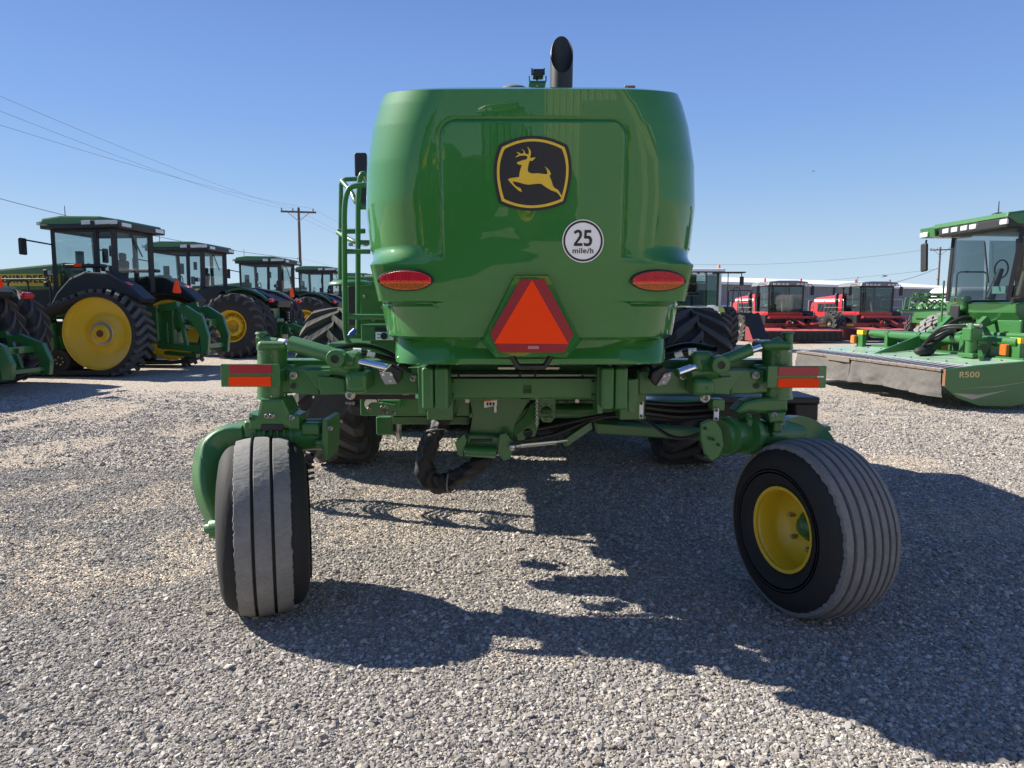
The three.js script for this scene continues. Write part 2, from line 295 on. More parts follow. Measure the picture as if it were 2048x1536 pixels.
// ------------------------------------------------------------ the green windrower, seen from behind
const WB = V(.094, 0, -6.2), XC = .094;
const wind = thing('green_windrower', 'large green self-propelled windrower with rounded hood and orange slow-vehicle triangle', 'windrower', [WB.x, 0, WB.z]);
const wp = (name, geos, mat, parent = wind) => mesh(name, (Array.isArray(geos) ? geos : [geos]).map(g => g.translate(-WB.x, 0, -WB.z)), mat, parent);
const plate = (pts, d, thick, bevel = .004, holes = []) => { const a = pts.map(p => at(p[0], p[1], d)); return E(a.map(p => [p.x, p.y]), thick, bevel, holes).translate(0, 0, -d - thick); };
const prect = (xa, y0, xb, y1, d, thick, r = .008) => { const x0 = Math.min(xa, xb), x1 = Math.max(xa, xb), a = at(x0, y0, d), b = at(x1, y1, d), c = at((x0 + x1) / 2, (y0 + y1) / 2, d), l = at(x0, (y0 + y1) / 2, d), rr = at(x1, (y0 + y1) / 2, d); return RB(c.x, c.y, -d - thick / 2, rr.x - l.x, a.y - b.y, thick, r); };
// hood: rows of a plan curve, rear face leaning out towards the top, sides running forward
const zRear = y => { const t = (y - 1.55) / 1.12; return -3.37 + .165 * t - .035 * t * t; };
const wKeys = [[1.50, .752], [1.582, .768], [1.726, .788], [1.735, .742], [1.905, .775], [1.935, .795], [2.0, .838], [2.2, .852], [2.37, .838], [2.52, .80], [2.61, .766], [2.665, .738]];
const keyed = (K, y) => { if (y <= K[0][0]) return K[0][1]; for (let i = 1; i < K.length; i++) if (y <= K[i][0]) return K[i - 1][1] + (K[i][1] - K[i - 1][1]) * (y - K[i - 1][0]) / (K[i][0] - K[i - 1][0]); return K[K.length - 1][1]; };
const POD = [1.735, 1.905, 2.0];                                       // lamp pods: underside, lip, where the top fades into the side
const podAt = y => y < POD[0] - .008 ? 0 : y < POD[0] ? (y - POD[0] + .008) / .008 : y < POD[1] ? 1 : y < POD[2] ? ((POD[2] - y) / (POD[2] - POD[1])) ** 1.5 : 0;
const plan = y => ({ w: keyed(wKeys, y), cr: .385, cz: .52, p: 1 - .82 * podAt(y) });
const bulge = x => -.075 * (x / .8) ** 2;
function panelStep(x, y) { // raised centre panel of the hood: 8 mm proud inside a rounded outline
  const cx = .415, top = 2.53, r = .07; const ax = Math.abs(x); if (y < 1.72) return 1;
  const dx = ax - (cx - r), dy = y - (top - r); let d; if (dx > 0 && dy > 0) d = Math.hypot(dx, dy) - r; else d = Math.max(ax - cx, y - top);
  if (y < 1.80) { const k = Math.max(0, 1.80 - y); d = ax - cx - (.09 - Math.sqrt(Math.max(0, .09 * .09 - k * k)) > .085 ? 9 : .09 - Math.sqrt(Math.max(0, .09 * .09 - k * k))); }
  return 1 - smooth(-.010, .010, d) - .4 * Math.exp(-(((d - .004) / .007) ** 2));
}
function hoodPoint(x, y, lift = 0) { // point on the rear face at offset x from the centre line
  const { w, cr, cz, p } = plan(y), ax = Math.abs(x); let z = zRear(y) + bulge(Math.min(ax, w - cr));
  if (ax > w - cr) { const s = Math.min(1, (ax - (w - cr)) / cr), c = Math.pow(Math.max(0, 1 - Math.pow(s, 2 / p)), p / 2); z -= cz * (1 - c) ; }
  return V(XC + x, y, z + .012 * panelStep(x, y) + lift);
}
function onHood(px, py, lift = 0) { let d = 3.2, q; for (let i = 0; i < 5; i++) { const a = at(px, py, d); q = hoodPoint(a.x - XC, a.y, lift); d = -q.z; } return q; }
{
  const rows = []; for (let y = 1.565; y < 1.715; y += .012) rows.push(y); for (const y of [1.722, 1.7265, 1.731, 1.735, 1.7355, 1.74]) rows.push(y); for (let y = 1.752; y < 1.9; y += .012) rows.push(y);
  for (const y of [1.9, 1.9045, 1.906, 1.91]) rows.push(y); for (let y = 1.916; y < 2.01; y += .006) rows.push(y); for (let y = 2.02; y < 2.45; y += .016) rows.push(y); for (let y = 2.45; y <= 2.661; y += .005) rows.push(y);
  const pos = [], uv = [], idx = [], cols = [];
  const us = []; for (const s of [0, .04, .1, .2, .4, .7, 1]) us.push(['side', 1 - s]);                  // from the front end of the side to the corner
  const nc = 44, nf = 260; for (let i = 1; i <= nc; i++) us.push(['corner', 1 - i / nc]);
  const all = []; for (const [k, t] of us) all.push([-1, k, t]); for (let i = 1; i < nf; i++) all.push([0, 'face', i / nf * 2 - 1]); for (const [k, t] of us.slice().reverse()) all.push([1, k, t]);
  rows.forEach((y0, j) => all.forEach(([s, k, t], i) => {
    const { w, cr, cz, p } = plan(y0), rz = zRear(y0), f = w - cr; let x, z;
    if (k === 'face') { x = f * t; z = rz + bulge(x); } else if (k === 'corner') { const th = t * Math.PI / 2; x = s * (f + cr * Math.pow(Math.sin(th), p)); z = rz + bulge(f) - cz * (1 - Math.pow(Math.cos(th), p)); if (t === 1) z = rz + bulge(f) - cz; } else { x = s * w; const z1 = rz + bulge(f) - cz; z = z1 + (-6.85 - z1) * (t); }
    const y = y0 + .225 * Math.min(.5, rz - z) * smooth(2.1, 2.66, y0);
    pos.push(XC + x, y, z + (k === 'side' ? 0 : .012 * panelStep(x, y0))); uv.push(x, y0);
  }));
  const n = all.length; for (let j = 0; j < rows.length - 1; j++) for (let i = 0; i < n - 1; i++) { const a = j * n + i; idx.push(a, a + 1, a + n, a + 1, a + n + 1, a + n); }
  // top lid
  const last = (rows.length - 1) * n; const c0 = pos.length / 3; for (let i = 0; i < n; i++) { const k = (last + i) * 3; pos.push(XC + (pos[k] - XC) * .94, pos[k + 1] + .022, pos[k + 2] - (i > 7 && i < n - 8 ? .05 : 0)); uv.push(0, 0); }
  for (let i = 0; i < n - 1; i++) idx.push(last + i, last + i + 1, c0 + i, last + i + 1, c0 + i + 1, c0 + i);
  for (let i = 0; i < (n >> 1); i++) { const a = c0 + i, b = c0 + n - 1 - i; idx.push(a, a + 1, b, a + 1, b - 1, b); }
  const g = new THREE.BufferGeometry(); g.setAttribute('position', new THREE.Float32BufferAttribute(pos, 3)); g.setAttribute('uv', new THREE.Float32BufferAttribute(uv, 2)); g.setIndex(idx);
  wp('hood', toCreasedNormals(g, .5), M.hood);
  // belly: folded under the crease, then a rounded skirt
  const sk = [], ns = 60, rowsS = [[1.566, .735, 0, 1], [1.545, .705, -.07, 1], [1.50, .70, -.075, .8], [1.455, .697, -.055, .45], [1.43, .692, -.06, .3], [1.425, .677, -.075, .3]];
  const sp = [], si = []; rowsS.forEach(([y, w, dz, bk]) => { for (let i = 0; i <= ns; i++) { const t = i / ns * 2 - 1, at_ = Math.abs(t), e = at_ > .8 ? 1 - Math.sqrt(Math.max(0, 1 - ((at_ - .8) / .2) ** 2)) : 0; const yy = y + (y < 1.53 && y > 1.47 ? .055 * t * t : 0); sp.push(XC + w * t, yy, -3.40 + dz - .1 * t * t * bk - .16 * e); } });
  for (let j = 0; j < rowsS.length - 1; j++) for (let i = 0; i < ns; i++) { const a = j * (ns + 1) + i; si.push(a, a + ns + 1, a + 1, a + 1, a + ns + 1, a + ns + 2); }
  const gs = new THREE.BufferGeometry(); gs.setAttribute('position', new THREE.Float32BufferAttribute(sp, 3)); gs.setIndex(si);
  wp('hood_skirt', toCreasedNormals(gs, .45), M.hood);
  wp('engine_bay', box2(XC - .66, XC + .66, 1.43, 2.55, -6.8, -4.05), M.plastic);
}
// emblem: black shield, yellow ring, leaping deer
{
  const Z = (x, y) => [960 + x / 5.296, 250 + y / 5.296];
  const bow = (c, k) => { const o = []; for (let i = 0; i < c.length; i += 2) { const a = c[i], m = c[i + 1], b = c[(i + 2) % c.length]; for (let s = 0; s < k; s++) { const t = s / k, u = 1 - t; o.push([u * u * a[0] + 2 * u * t * (2 * m[0] - (a[0] + b[0]) / 2) + t * t * b[0], u * u * a[1] + 2 * u * t * (2 * m[1] - (a[1] + b[1]) / 2) + t * t * b[1]]); } } return o; };
  const ring = (q) => bow([[205 + q, 210 + q * .75], [562, 115 + q], [925 - q, 210 + q * .75], [970 - q, 490], [905 - q * .85, 830 - q * .8], [550, 910 - q], [202 + q * .95, 830 - q * .8], [148 + q, 490]], 12);
  const lay = (pts, lift, hole) => { const s = shapeOf(pts); if (hole) { const h = new THREE.Path(); hole.forEach((p, i) => i ? h.lineTo(...p) : h.moveTo(...p)); h.closePath(); s.holes.push(h); }
    const g = new THREE.ShapeGeometry(s), P = g.attributes.position; for (let i = 0; i < P.count; i++) { const [px, py] = Z(P.getX(i), P.getY(i)), q = onHood(px, py, lift); P.setXYZ(i, q.x, q.y, q.z); } g.computeVertexNormals(); return g; };
  const em = wp('emblem', lay(ring(0), .004), M.logoBlack);
  wp('emblem_ring', lay(ring(31), .0055, ring(58)), M.logoYellow, em);
  const deer = [[388, 397], [440, 377], [492, 362], [503, 345], [500, 332], [478, 323], [430, 325], [372, 345], [395, 322], [413, 308], [384, 287], [405, 288], [430, 304], [460, 300], [464, 285], [452, 265], [434, 250], [458, 262], [474, 282], [482, 304], [512, 312], [518, 290], [514, 260], [500, 228], [525, 252], [540, 285], [538, 315], [528, 347], [545, 348], [592, 342], [575, 360], [553, 381], [525, 378], [514, 420], [505, 470], [512, 498], [545, 513], [620, 512], [708, 522], [714, 500], [706, 470], [684, 436], [712, 458], [735, 482], [753, 520], [735, 535], [757, 590], [772, 640], [785, 662], [830, 690], [850, 725], [885, 785], [862, 775], [835, 735], [808, 710], [755, 692], [700, 660], [648, 622], [600, 622], [520, 632], [470, 626], [400, 605], [345, 595], [355, 620], [385, 650], [432, 672], [445, 710], [410, 695], [360, 650], [318, 605], [295, 575], [320, 563], [415, 550], [418, 510], [430, 460], [443, 424], [402, 418]];
  wp('deer', lay(deer, .0062), M.logoYellow, em);
  // speed sign
  const cpx = 1166, cpy = 482, circ = (r, lift, r2) => { const s = new THREE.Shape(); s.absellipse(0, 0, r, r * 1.04, 0, 2 * Math.PI); if (r2) { const h = new THREE.Path(); h.absellipse(0, 0, r2, r2 * 1.04, 0, 2 * Math.PI); s.holes.push(h); } return wrapPx(new THREE.ShapeGeometry(s, 48), lift); };
  const wrapPx = (g, lift) => { const P = g.attributes.position; for (let i = 0; i < P.count; i++) { const q = onHood(cpx + P.getX(i), cpy - P.getY(i), lift + P.getZ(i) * .001); P.setXYZ(i, q.x, q.y, q.z); } g.computeVertexNormals(); return g; };
  const sg = wp('speed_sign', circ(41.5, .004), M.sticker);
  wp('sign_ring', circ(39.5, .0052, 35.5), M.ink, sg);
  wp('lettering', [wrapPx(text('25', 30, .1).scale(.86, 1.08, 1).translate(0, 6, 0), .0058), wrapPx(text('mile/h', 9.9, .1).translate(0, -19.5, 0), .0058)], M.ink, sg);
}
// slow-vehicle triangle on its moulded mount
{
  const d = 3.30, mount = [[1026, 545], [1100, 545], [1166, 682], [1136, 717], [992, 717], [960, 682]];
  const a = mount.map(p => at(...p, d)), inner = [[1040, 558], [1089, 558], [1146, 668], [1129, 706], [998, 706], [981, 668]];
  { // sloping collar from hood to mount face
    const pos = [], o = mount.map((p, i) => { const q = at(1063 + (p[0] - 1063) * 1.02, 640 + (p[1] - 640) * 1.0, d + .0); return V(q.x, q.y, d * 0 - 3.385); }), f = mount.map(p => { const q = at(1063 + (p[0] - 1063) * .905, 640 + (p[1] - 640) * .93, d - .012); return V(q.x, q.y, -3.288); });
    for (let i = 0; i < 6; i++) { const j = (i + 1) % 6; pos.push(...o[i].toArray(), ...o[j].toArray(), ...f[j].toArray(), ...o[i].toArray(), ...f[j].toArray(), ...f[i].toArray()); }
    const c = f.reduce((s, p) => s.add(p), V(0, 0, 0)).multiplyScalar(1 / 6); for (let i = 0; i < 6; i++) pos.push(...f[i].toArray(), ...f[(i + 1) % 6].toArray(), ...c.toArray());
    const g = new THREE.BufferGeometry(); g.setAttribute('position', new THREE.Float32BufferAttribute(pos, 3)); g.computeVertexNormals(); wp('sign_mount', g, M.hood);
  }
  const e = wp('slow_vehicle_emblem', plate([[1041, 558], [1089, 558], [1147, 668], [1129, 705], [999, 705], [980, 668]], 3.275, .010, .002), M.crimson);
  wp('triangle', plate([[1064, 559.5], [1137, 688], [988, 687]], 3.273, .0015, 0), M.orange, e);
  wp('notice', plate([[1056, 692], [1078, 692], [1078, 698], [1056, 698]], 3.273, .001, 0), std([.5, .2, .22], .5), e);
  wp('hood_handle', pipe([at(1019, 705, 3.36), at(1036, 733, 3.36), at(1090, 733, 3.36), at(1106, 705, 3.36)], .014, .012, 8), M.blackSatin);
}
// tail lamps in the pods
for (const [cx, cy, s] of [[812.5, 560, -1], [1314.5, 561, 1]]) {
  const q = onHood(cx, cy), qa = onHood(cx - 30, cy), qb = onHood(cx + 30, cy), yaw = -Math.atan2(qb.z - qa.z, qb.x - qa.x), rx = .1285, ry = .0505;
  const ell = (a, b, y0, y1) => { const sh = new THREE.Shape(), pts = []; for (let i = 0; i <= 64; i++) { const t = i / 64 * 2 * Math.PI; pts.push([a * Math.cos(t), Math.max(y0, Math.min(y1, b * Math.sin(t)))]); } return pts.slice(0, 64); };
  const place = g => g.applyMatrix4(new THREE.Matrix4().makeRotationFromEuler(new THREE.Euler(.1, yaw, 0)).setPosition(q.x, q.y, q.z + .004));
  const lm = wp('tail_lamp', place(E(ell(rx, ry, -1, 1), .022, .005)), M.plastic);
  const domed = (a, b, y0, y1) => { const g = E(ell(a, b, y0, y1), .006, .003).translate(0, 0, .021); return g; };
  const flutes = (y0, y1, n, w) => { const o = []; for (let i = 0; i < n; i++) { const x = (i + .5) / n * 2 - 1, X = x * rx * .86, hy = ry * .84 * Math.sqrt(Math.max(0, 1 - (X / (rx * .93)) ** 2)); const a = Math.max(y0, -hy), b = Math.min(y1, hy); if (b - a > .006) o.push(B(X, (a + b) / 2, .0275, rx * 1.7 / n * w, b - a - .003, .003)); } return o; };
  wp('red_lens', [place(domed(rx * .93, ry * .86, -.010, 1)), ...flutes(-.002, 1, 22, .6).map(place)], M.redLens, lm);
  wp('amber_lens', [place(domed(rx * .93, ry * .86, -1, -.011)), ...flutes(-1, -.013, 30, .55).map(place)], M.amberLens, lm);
  for (const k of [-1, 1]) wp('lamp_screw', place(new THREE.CylinderGeometry(.010, .010, .008, 12).rotateX(Math.PI / 2).translate(k * rx * .93, -.004, .022)), M.blackSatin, lm);
}
// things on top of the hood
{
  const d = 4.35, c = at(1121, 150, d), top = at(1124, 64, d), r = .0665;
  const y0 = 2.6, seg = 40, pos = [], idx = [], H = top.y; // straight pipe, mouth cut on the slant towards us
  const ringPt = (t, y, rr) => { const x = Math.cos(t) * rr, z = Math.sin(t) * rr; return [c.x + x + (y - y0) * .012, y, -d + z]; };
  for (const rr of [r, r - .004]) for (let i = 0; i <= seg; i++) { const t = i / seg * 2 * Math.PI, cut = H - .125 - .125 * Math.sin(t); pos.push(...ringPt(t, y0, rr)); pos.push(...ringPt(t, cut, rr)); }
  for (let k = 0; k < 2; k++) for (let i = 0; i < seg; i++) { const a = k * (seg + 1) * 2 + i * 2; idx.push(a, a + 2, a + 1, a + 1, a + 2, a + 3); }
  const o = (seg + 1) * 2; for (let i = 0; i < seg; i++) idx.push(i * 2 + 1, i * 2 + 3, o + i * 2 + 1, i * 2 + 3, o + i * 2 + 3, o + i * 2 + 1);
  const g = new THREE.BufferGeometry(); g.setAttribute('position', new THREE.Float32BufferAttribute(pos, 3)); g.setIndex(idx); g.computeVertexNormals();
  wp('exhaust_stack', g, std([.03, .032, .033], .5, .2));
  const bd = 3.75, cb = wp('camera_bracket', [plate([[1058, 164], [1092, 164], [1086, 200], [1053, 200]], bd, .05, .003), pipe([at(1058, 152, bd), at(1059, 163, bd), at(1092, 163, bd), at(1092, 152, bd)], .004, .004, 6)], M.green);
  wp('reversing_camera', [prect(1066, 137, 1087, 153, bd - .01, .055, .006), C(at(1075, 153, bd + .02), at(1073, 164, bd + .02), .006), ...[[1064, 140], [1088, 140], [1064, 147], [1088, 147]].map(p => { const q = at(p[0], p[1], bd); return B(q.x, q.y, q.z, .008, .008, .03); })], M.plastic, cb);
  wp('bracket_bolt', ball(...at(1074, 172, bd - .005).toArray(), .008), M.zinc, cb);
  const q = at(1028, 181, 3.9); wp('pre_cleaner_cap', L([[.001, .03], [.06, .026], [.095, .004], [.10, -.1]], 32, 'y').translate(q.x, q.y - .012, q.z), M.grey);
  const lk = wp('hood_latch', [prect(1243, 176, 1278, 198, 3.6, .06, .012), prect(1249, 170, 1271, 177, 3.61, .045, .006)], M.green); wp('latch_pad', prect(1254, 171, 1267, 175, 3.595, .02, .003), M.amberLens, lk);
}
// ------------------------------------------------------------ windrower: rear axle, casters, running gear
{
  const P = at;
  const noisyTube = (pts, r, amp, seg, rad, f) => { const g = hose(pts, r, rad, seg), p = g.attributes.position, n = g.attributes.normal, u = g.attributes.uv; for (let i = 0; i < p.count; i++) { const a = u.getX(i), b = (u.getY(i) % 1) * 6, k = amp * ((fbm(a * f + 3, b + 9, 6 * 64, 3) - .5) * 1.8 + .16 * Math.sin(a * f * 9 + Math.sin(u.getY(i) * 12.566) * 2.6)); p.setXYZ(i, p.getX(i) + n.getX(i) * k, p.getY(i) + n.getY(i) * k, p.getZ(i) + n.getZ(i) * k); } g.computeVertexNormals(); return g; };
  const nut = (px, py, d, r, mat = M.zinc, par = wind) => { const q = P(px, py, d); return wp('bolt', [L([[r * .38, -.004], [r * .38, .012], [r * .78, .012], [r * .86, .006], [r * .86, -.004]], 6).rotateZ(px).translate(q.x, q.y, q.z), L([[.0005, .006], [r * .34, .004], [r * .38, -.002]], 10).translate(q.x, q.y, q.z), L([[r * .5, .0], [r * 1.02, .0], [r * 1.04, -.006]], 20).translate(q.x, q.y, q.z - .003)], mat, par); };
  // cross beam with square receiver
  const hole = (() => { const a = P(1045, 769, 3.9), b = P(1064, 788, 3.9), h = new THREE.Path(); h.moveTo(a.x, a.y); h.lineTo(b.x, a.y); h.lineTo(b.x, b.y); h.lineTo(a.x, b.y); h.closePath(); return h; })();
  const beam = wp('rear_beam', [plate([[896, 757], [1276, 757], [1276, 796], [896, 796]], 3.9, .012, .003, [hole, roundHole(P(1055, 762, 3.9).x, P(1055, 762, 3.9).y, .005), roundHole(P(1055, 793, 3.9).x, P(1055, 793, 3.9).y, .005)]), prect(896, 757, 1276, 796, 3.99, .1, .01)], M.green);
  wp('upper_rail', prect(880, 742, 1215, 756, 4.06, .06), M.green, beam);
  wp('steel_rod', C(P(897, 750, 3.96), P(1205, 750, 3.96), .009), M.steel, beam);
  for (const x of [917, 1040, 1070, 1165]) wp('rail_clip', prect(x - 2, 743, x + 2, 756, 3.95, .05, .002), M.plastic, beam);
  for (const [a, b] of [[996, 1030], [1090, 1118]]) wp('hydraulic_fitting', C(P(a, 735, 3.8), P(b, 735, 3.8), .012), M.zinc, beam);
  // suitcase weights
  for (const [a, b] of [[843, 867], [868.5, 897], [1203, 1229], [1230.5, 1256]]) wp('suitcase_weight', prect(a, 735, b, 820, 3.66, .2, .016), M.casting);
  for (const [a, b] of [[836, 850], [1195, 1206]]) wp('weight_bracket', prect(a, 734, b, 828, 3.8, .2, .006), M.green);
  wp('tow_lug', plate([[1256, 760], [1276, 757], [1276, 800], [1270, 828], [1257, 824]], 3.87, .03, .004), M.green);
  // telescoping side arms
  const arms = [
    [[[575, 737], [600, 735], [838, 735], [838, 789], [600, 789], [580, 785]], -1],
    [[[1276, 741], [1505, 739], [1530, 741], [1530, 785], [1505, 789], [1276, 789]], 1]];
  for (const [pl, s] of arms) {
    const arm = wp('axle_arm', plate(pl, 4.02, .14, .01), M.green);
    const cx = s < 0 ? 545 : 1554, sgn = px => s < 0 ? px : 2 * 1050 - px + 0;
    const X = px => s < 0 ? px : 2099 - px;                         // mirror about the machine's middle line
    wp('arm_shelf', (() => { const a = P(X(610), 744, 3.94), b = P(X(700), 762, 3.9), g = plate([[X(607), 741], [X(690), 741], [X(690), 748], [X(660), 750], [X(640), 783]].sort((p, q) => 0), 3.97, .06, .004); return g; })(), M.green, arm);
    wp('arm_web', plate([[X(636), 752], [X(690), 758], [X(690), 786], [X(640), 790]], 3.95, .08, .006), M.green, arm);
    nut(X(586), 751, 3.995, .022); nut(X(732), 753, 4.0, .02); if (s < 0) nut(X(826), 756, 4.0, .02);
    wp('dark_hole', new THREE.CylinderGeometry(.016, .016, .004, 20).rotateX(Math.PI / 2).translate(...P(X(586), 772, 4.013).toArray()), M.plastic, arm);
    // spindle
    const sp = wp('spindle_housing', [C(P(cx, 690, 4.1), P(cx, 797, 4.1), .083, .083, 32), C(P(cx, 697, 4.1), P(cx, 690, 4.1), .088, .083, 32), C(P(cx, 797, 4.1), P(cx, 791, 4.1), .088, .086, 32), prect(cx - (s < 0 ? 10 : 42), 730, cx + (s < 0 ? 42 : 10), 788, 4.06, .1, .02)], M.green);
    const lv = wp('steering_lever', [prect(X(512), 682, X(574), 700, 3.97, .2, .03), C(P(X(523), 700, 4.04), P(X(523), 664, 4.04), .026, .026, 20), C(P(X(523), 668, 4.04), P(X(523), 664, 4.04), .036, .03, 20), C(P(X(560), 700, 4.05), P(X(560), 680, 4.05), .03, .03)].map(g => g), M.casting, sp);
    wp('pivot_bolt', C(P(X(523), 704, 4.04), P(X(523), 699, 4.04), .02, .018, 6), M.zinc, sp);
    // marker plate
    const mp = wp('marker_plate', [prect(s < 0 ? 441 : 1535, s < 0 ? 728 : 732, s < 0 ? 560 : 1653, s < 0 ? 774 : 776, 3.93, .01, .005), prect(s < 0 ? 520 : 1540, 740, s < 0 ? 560 : 1580, 768, 3.94, .12, .01)], M.green);
    wp('red_reflector', prect(s < 0 ? 458 : 1557, s < 0 ? 729.5 : 733.5, s < 0 ? 543 : 1638, s < 0 ? 747.5 : 751.5, 3.924, .006, .002), std([.36, .018, .035], .28), mp);
    wp('orange_reflector', prect(s < 0 ? 457 : 1556, s < 0 ? 753.5 : 757, s < 0 ? 541.5 : 1638, s < 0 ? 772.5 : 775, 3.924, .006, .002), M.orange, mp);
    if (s > 0) wp('part_sticker', prect(1635, 752, 1648, 755, 3.9285, .003, .001), M.sticker, mp);
    // steering cylinder, running through its trunnion
    const y = py => py + (s < 0 ? 0 : 0), A = P(X(540), 682, 4.02), Bq = P(X(582), 687, 3.99), Cq = P(X(670), 712, 3.93), Dq = P(X(712), 722, 3.91), Eq = P(X(775), s < 0 ? 736 : 748, 3.88);
    const A2 = s < 0 ? A : P(1545, 686, 4.02), B2 = s < 0 ? Bq : P(1520, 694, 4.0), C2 = s < 0 ? Cq : P(1440, 724, 3.95), D2 = s < 0 ? Dq : P(1398, 731, 3.91), E2 = s < 0 ? Eq : P(1356, 746, 3.87);
    const cyl = wp('steering_cylinder', [C(s < 0 ? B2 : P(1500, 700, 3.99), C2, s < 0 ? .044 : .034, s < 0 ? .044 : .034, 28), C(s < 0 ? B2.clone().lerp(C2, .02) : P(1495, 701, 3.99), s < 0 ? B2 : P(1502, 699, 3.99), .036), C(D2.clone().lerp(E2, -.25), D2, .045, .045, 24)], M.green);
    wp('chrome_rod', C(A2, s < 0 ? B2.clone().lerp(C2, .1) : C2, .0185), M.chrome, cyl); wp('chrome_rod', C(D2, E2, .0225, .0225, 28), M.chrome, cyl);
    wp('rod_end', C(A2.clone().lerp(B2, -.6), A2.clone().lerp(B2, s < 0 ? .35 : .05), .024, .022), M.green, cyl); wp('rod_end', C(E2, E2.clone().lerp(D2, -.06), .024, .024), M.green, cyl);
    wp('rod_sleeve', C(A2.clone().lerp(B2, .45), A2.clone().lerp(B2, .75), .021), M.white, cyl);
    const ex = s < 0 ? 673 : 1439, ey = s < 0 ? 717 : 729, q = P(ex, ey, 3.84);
    const tr = wp('trunnion', [L([[.022, .035], [.046, .035], [.05, .03], [.05, -.06]], 36).rotateX(0).translate(q.x, q.y, q.z), prect(s < 0 ? 684 : 1385, 703, s < 0 ? 722 : 1428, 745, 3.88, .13, .03), C(P(X(668) , s < 0 ? 730 : 740, 3.96), P(X(722), s < 0 ? 742 : 746, 3.93), .05, .05, 24)], M.casting);
    wp('trunnion_pin', new THREE.CylinderGeometry(.022, .022, .05, 8).rotateX(Math.PI / 2).translate(q.x, q.y, q.z), M.plastic, tr);
    const pd = wp('pivot_pad', [prect(s < 0 ? 689 : 1387, s < 0 ? 744 : 758, s < 0 ? 735 : 1431, s < 0 ? 787 : 793, 3.83, .2, .03)], M.casting);
    nut(s < 0 ? 700 : 1411, s < 0 ? 790 : 796, 3.86, .026, M.zinc, pd);
    // rear work lamp
    const lx = s < 0 ? [760, 735, 800, 770] : [1300, 733, 1347, 772];
    const wl = wp('work_lamp', plate(s < 0 ? [[765, 744], [782, 728], [801, 740], [802, 756], [793, 769], [776, 769]] : [[1345, 744], [1326, 732], [1304, 744], [1301, 758], [1312, 772], [1328, 771]], 3.84, .09, .01), M.plastic);
    wp('lamp_lens', plate(s < 0 ? [[759, 744.5], [782, 745], [794, 768], [770, 769], [763, 757]] : [[1343, 744], [1329, 747], [1313, 772], [1333, 769], [1341, 757]], 3.825, .015, .003), std([.30, .30, .29], .3), wl);
    for (const [a, b] of s < 0 ? [[767, 750], [783, 750], [781, 762]] : [[1329, 752], [1338, 750], [1327, 764]]) wp('lamp_chip', ball(...P(a, b, 3.823).toArray(), .009, .007, .004, 10), M.lens, wl);
    wp('lamp_bracket', pipe([P(X(790), 748, 3.92), P(X(800), 728, 3.98), P(X(822), 744, 4.03)], .012, .02, 6), M.plastic, wl);
    // hydraulic hoses behind the cylinder
    wp('hydraulic_hose', [hose([P(X(668), 698, 4.0), P(X(720), 690, 4.15), P(X(770), 702, 4.3), P(X(815), 728, 4.35), P(X(870), 736, 4.3)], .016), hose([P(X(712), 703, 3.93), P(X(735), 706, 3.95), P(X(790), 722, 4.05), P(X(830), 738, 4.1), P(X(880), 742, 4.12)], .017)], M.blackSatin);
    wp('hose_crimp', [C(P(X(706), 703, 3.93), P(X(722), 704, 3.94), .02), C(P(X(733), 706, 3.948), P(X(748), 711, 3.966), .0185), C(P(X(712), 716, 3.93), P(X(708), 703, 3.93), .012)], M.white);
  }
  // weld beads, grease nipples and small decals
  const bead = (a, b, n = 26) => { const o = []; for (let i = 0; i < n; i++) o.push(ball(...a.clone().lerp(b, i / (n - 1)).add(V(0, .001 * (i % 3), .001 * (i % 2))).toArray(), .0075, .0065, .0065, 8)); return o; };
  for (const [a, b] of [[[636, 752], [636, 788]], [[838, 736], [838, 788]], [[1276, 742], [1276, 788]], [[1462, 752], [1462, 788]]]) wp('weld_bead', bead(P(...a, 4.012), P(...b, 4.012)), M.casting);
  for (const [a, b] of [[[900, 797], [1040, 797]], [[1080, 797], [1195, 797]]]) wp('weld_bead', bead(P(...a, 3.905), P(...b, 3.905), 60), M.casting);
  for (const [x, y, d] of [[543, 711, 4.012], [543, 793, 4.012], [1555, 711, 4.012], [1555, 793, 4.012], [700, 757, 3.826], [1417, 776, 3.826]]) wp('grease_nipple', C(P(x, y, d), P(x, y, d - .014), .006, .003, 8), M.zinc);
  const dc = wp('decal', prect(806, 783, 818, 790, 4.27, .006, .002), M.logoYellow); wp('decal_face', prect(807, 783.8, 817, 789.2, 4.268, .006, .0015), M.green, dc);
  for (const [x, y] of [[905, 763], [905, 790], [1186, 763], [1186, 790]]) nut(x, y, 3.893, .009, M.casting);
  for (const x of [930, 1150]) wp('hose_clamp', [prect(x, 797, x + 9, 806, 4.0, .05, .004)], M.zinc);
  // casters
  const ribTyre = (R, W, rr, ribs, span, deep) => {
    const base = [], n = 40; const prof = t => { const a = Math.abs(t); return a < .62 ? R - .02 * (a / .62) ** 2 : R - .02 - (R - rr) * .52 * (1 - Math.sqrt(Math.max(0, 1 - ((a - .62) / .38) ** 2))); };
    const carc = L([[rr + .004, -W * .36], [rr + .03, -W * .42], [rr + .055, -W * .455], [rr + .058, -W * .468], [rr + .066, -W * .468], [rr + .07, -W * .462], [rr + (R - rr) * .36, -W * .495], [rr + (R - rr) * .38, -W * .507], [rr + (R - rr) * .42, -W * .507], ...Array.from({ length: 41 }, (_, i) => { const t = i / 20 - 1; return [prof(t) - deep, t * W * .5]; }), [rr + (R - rr) * .30, W * .495], [rr + .03, W * .42], [rr + .004, W * .36]], 128);
    const out = []; const wr = span * 2 / ribs, gw = ribs > 4 ? .13 : .075;
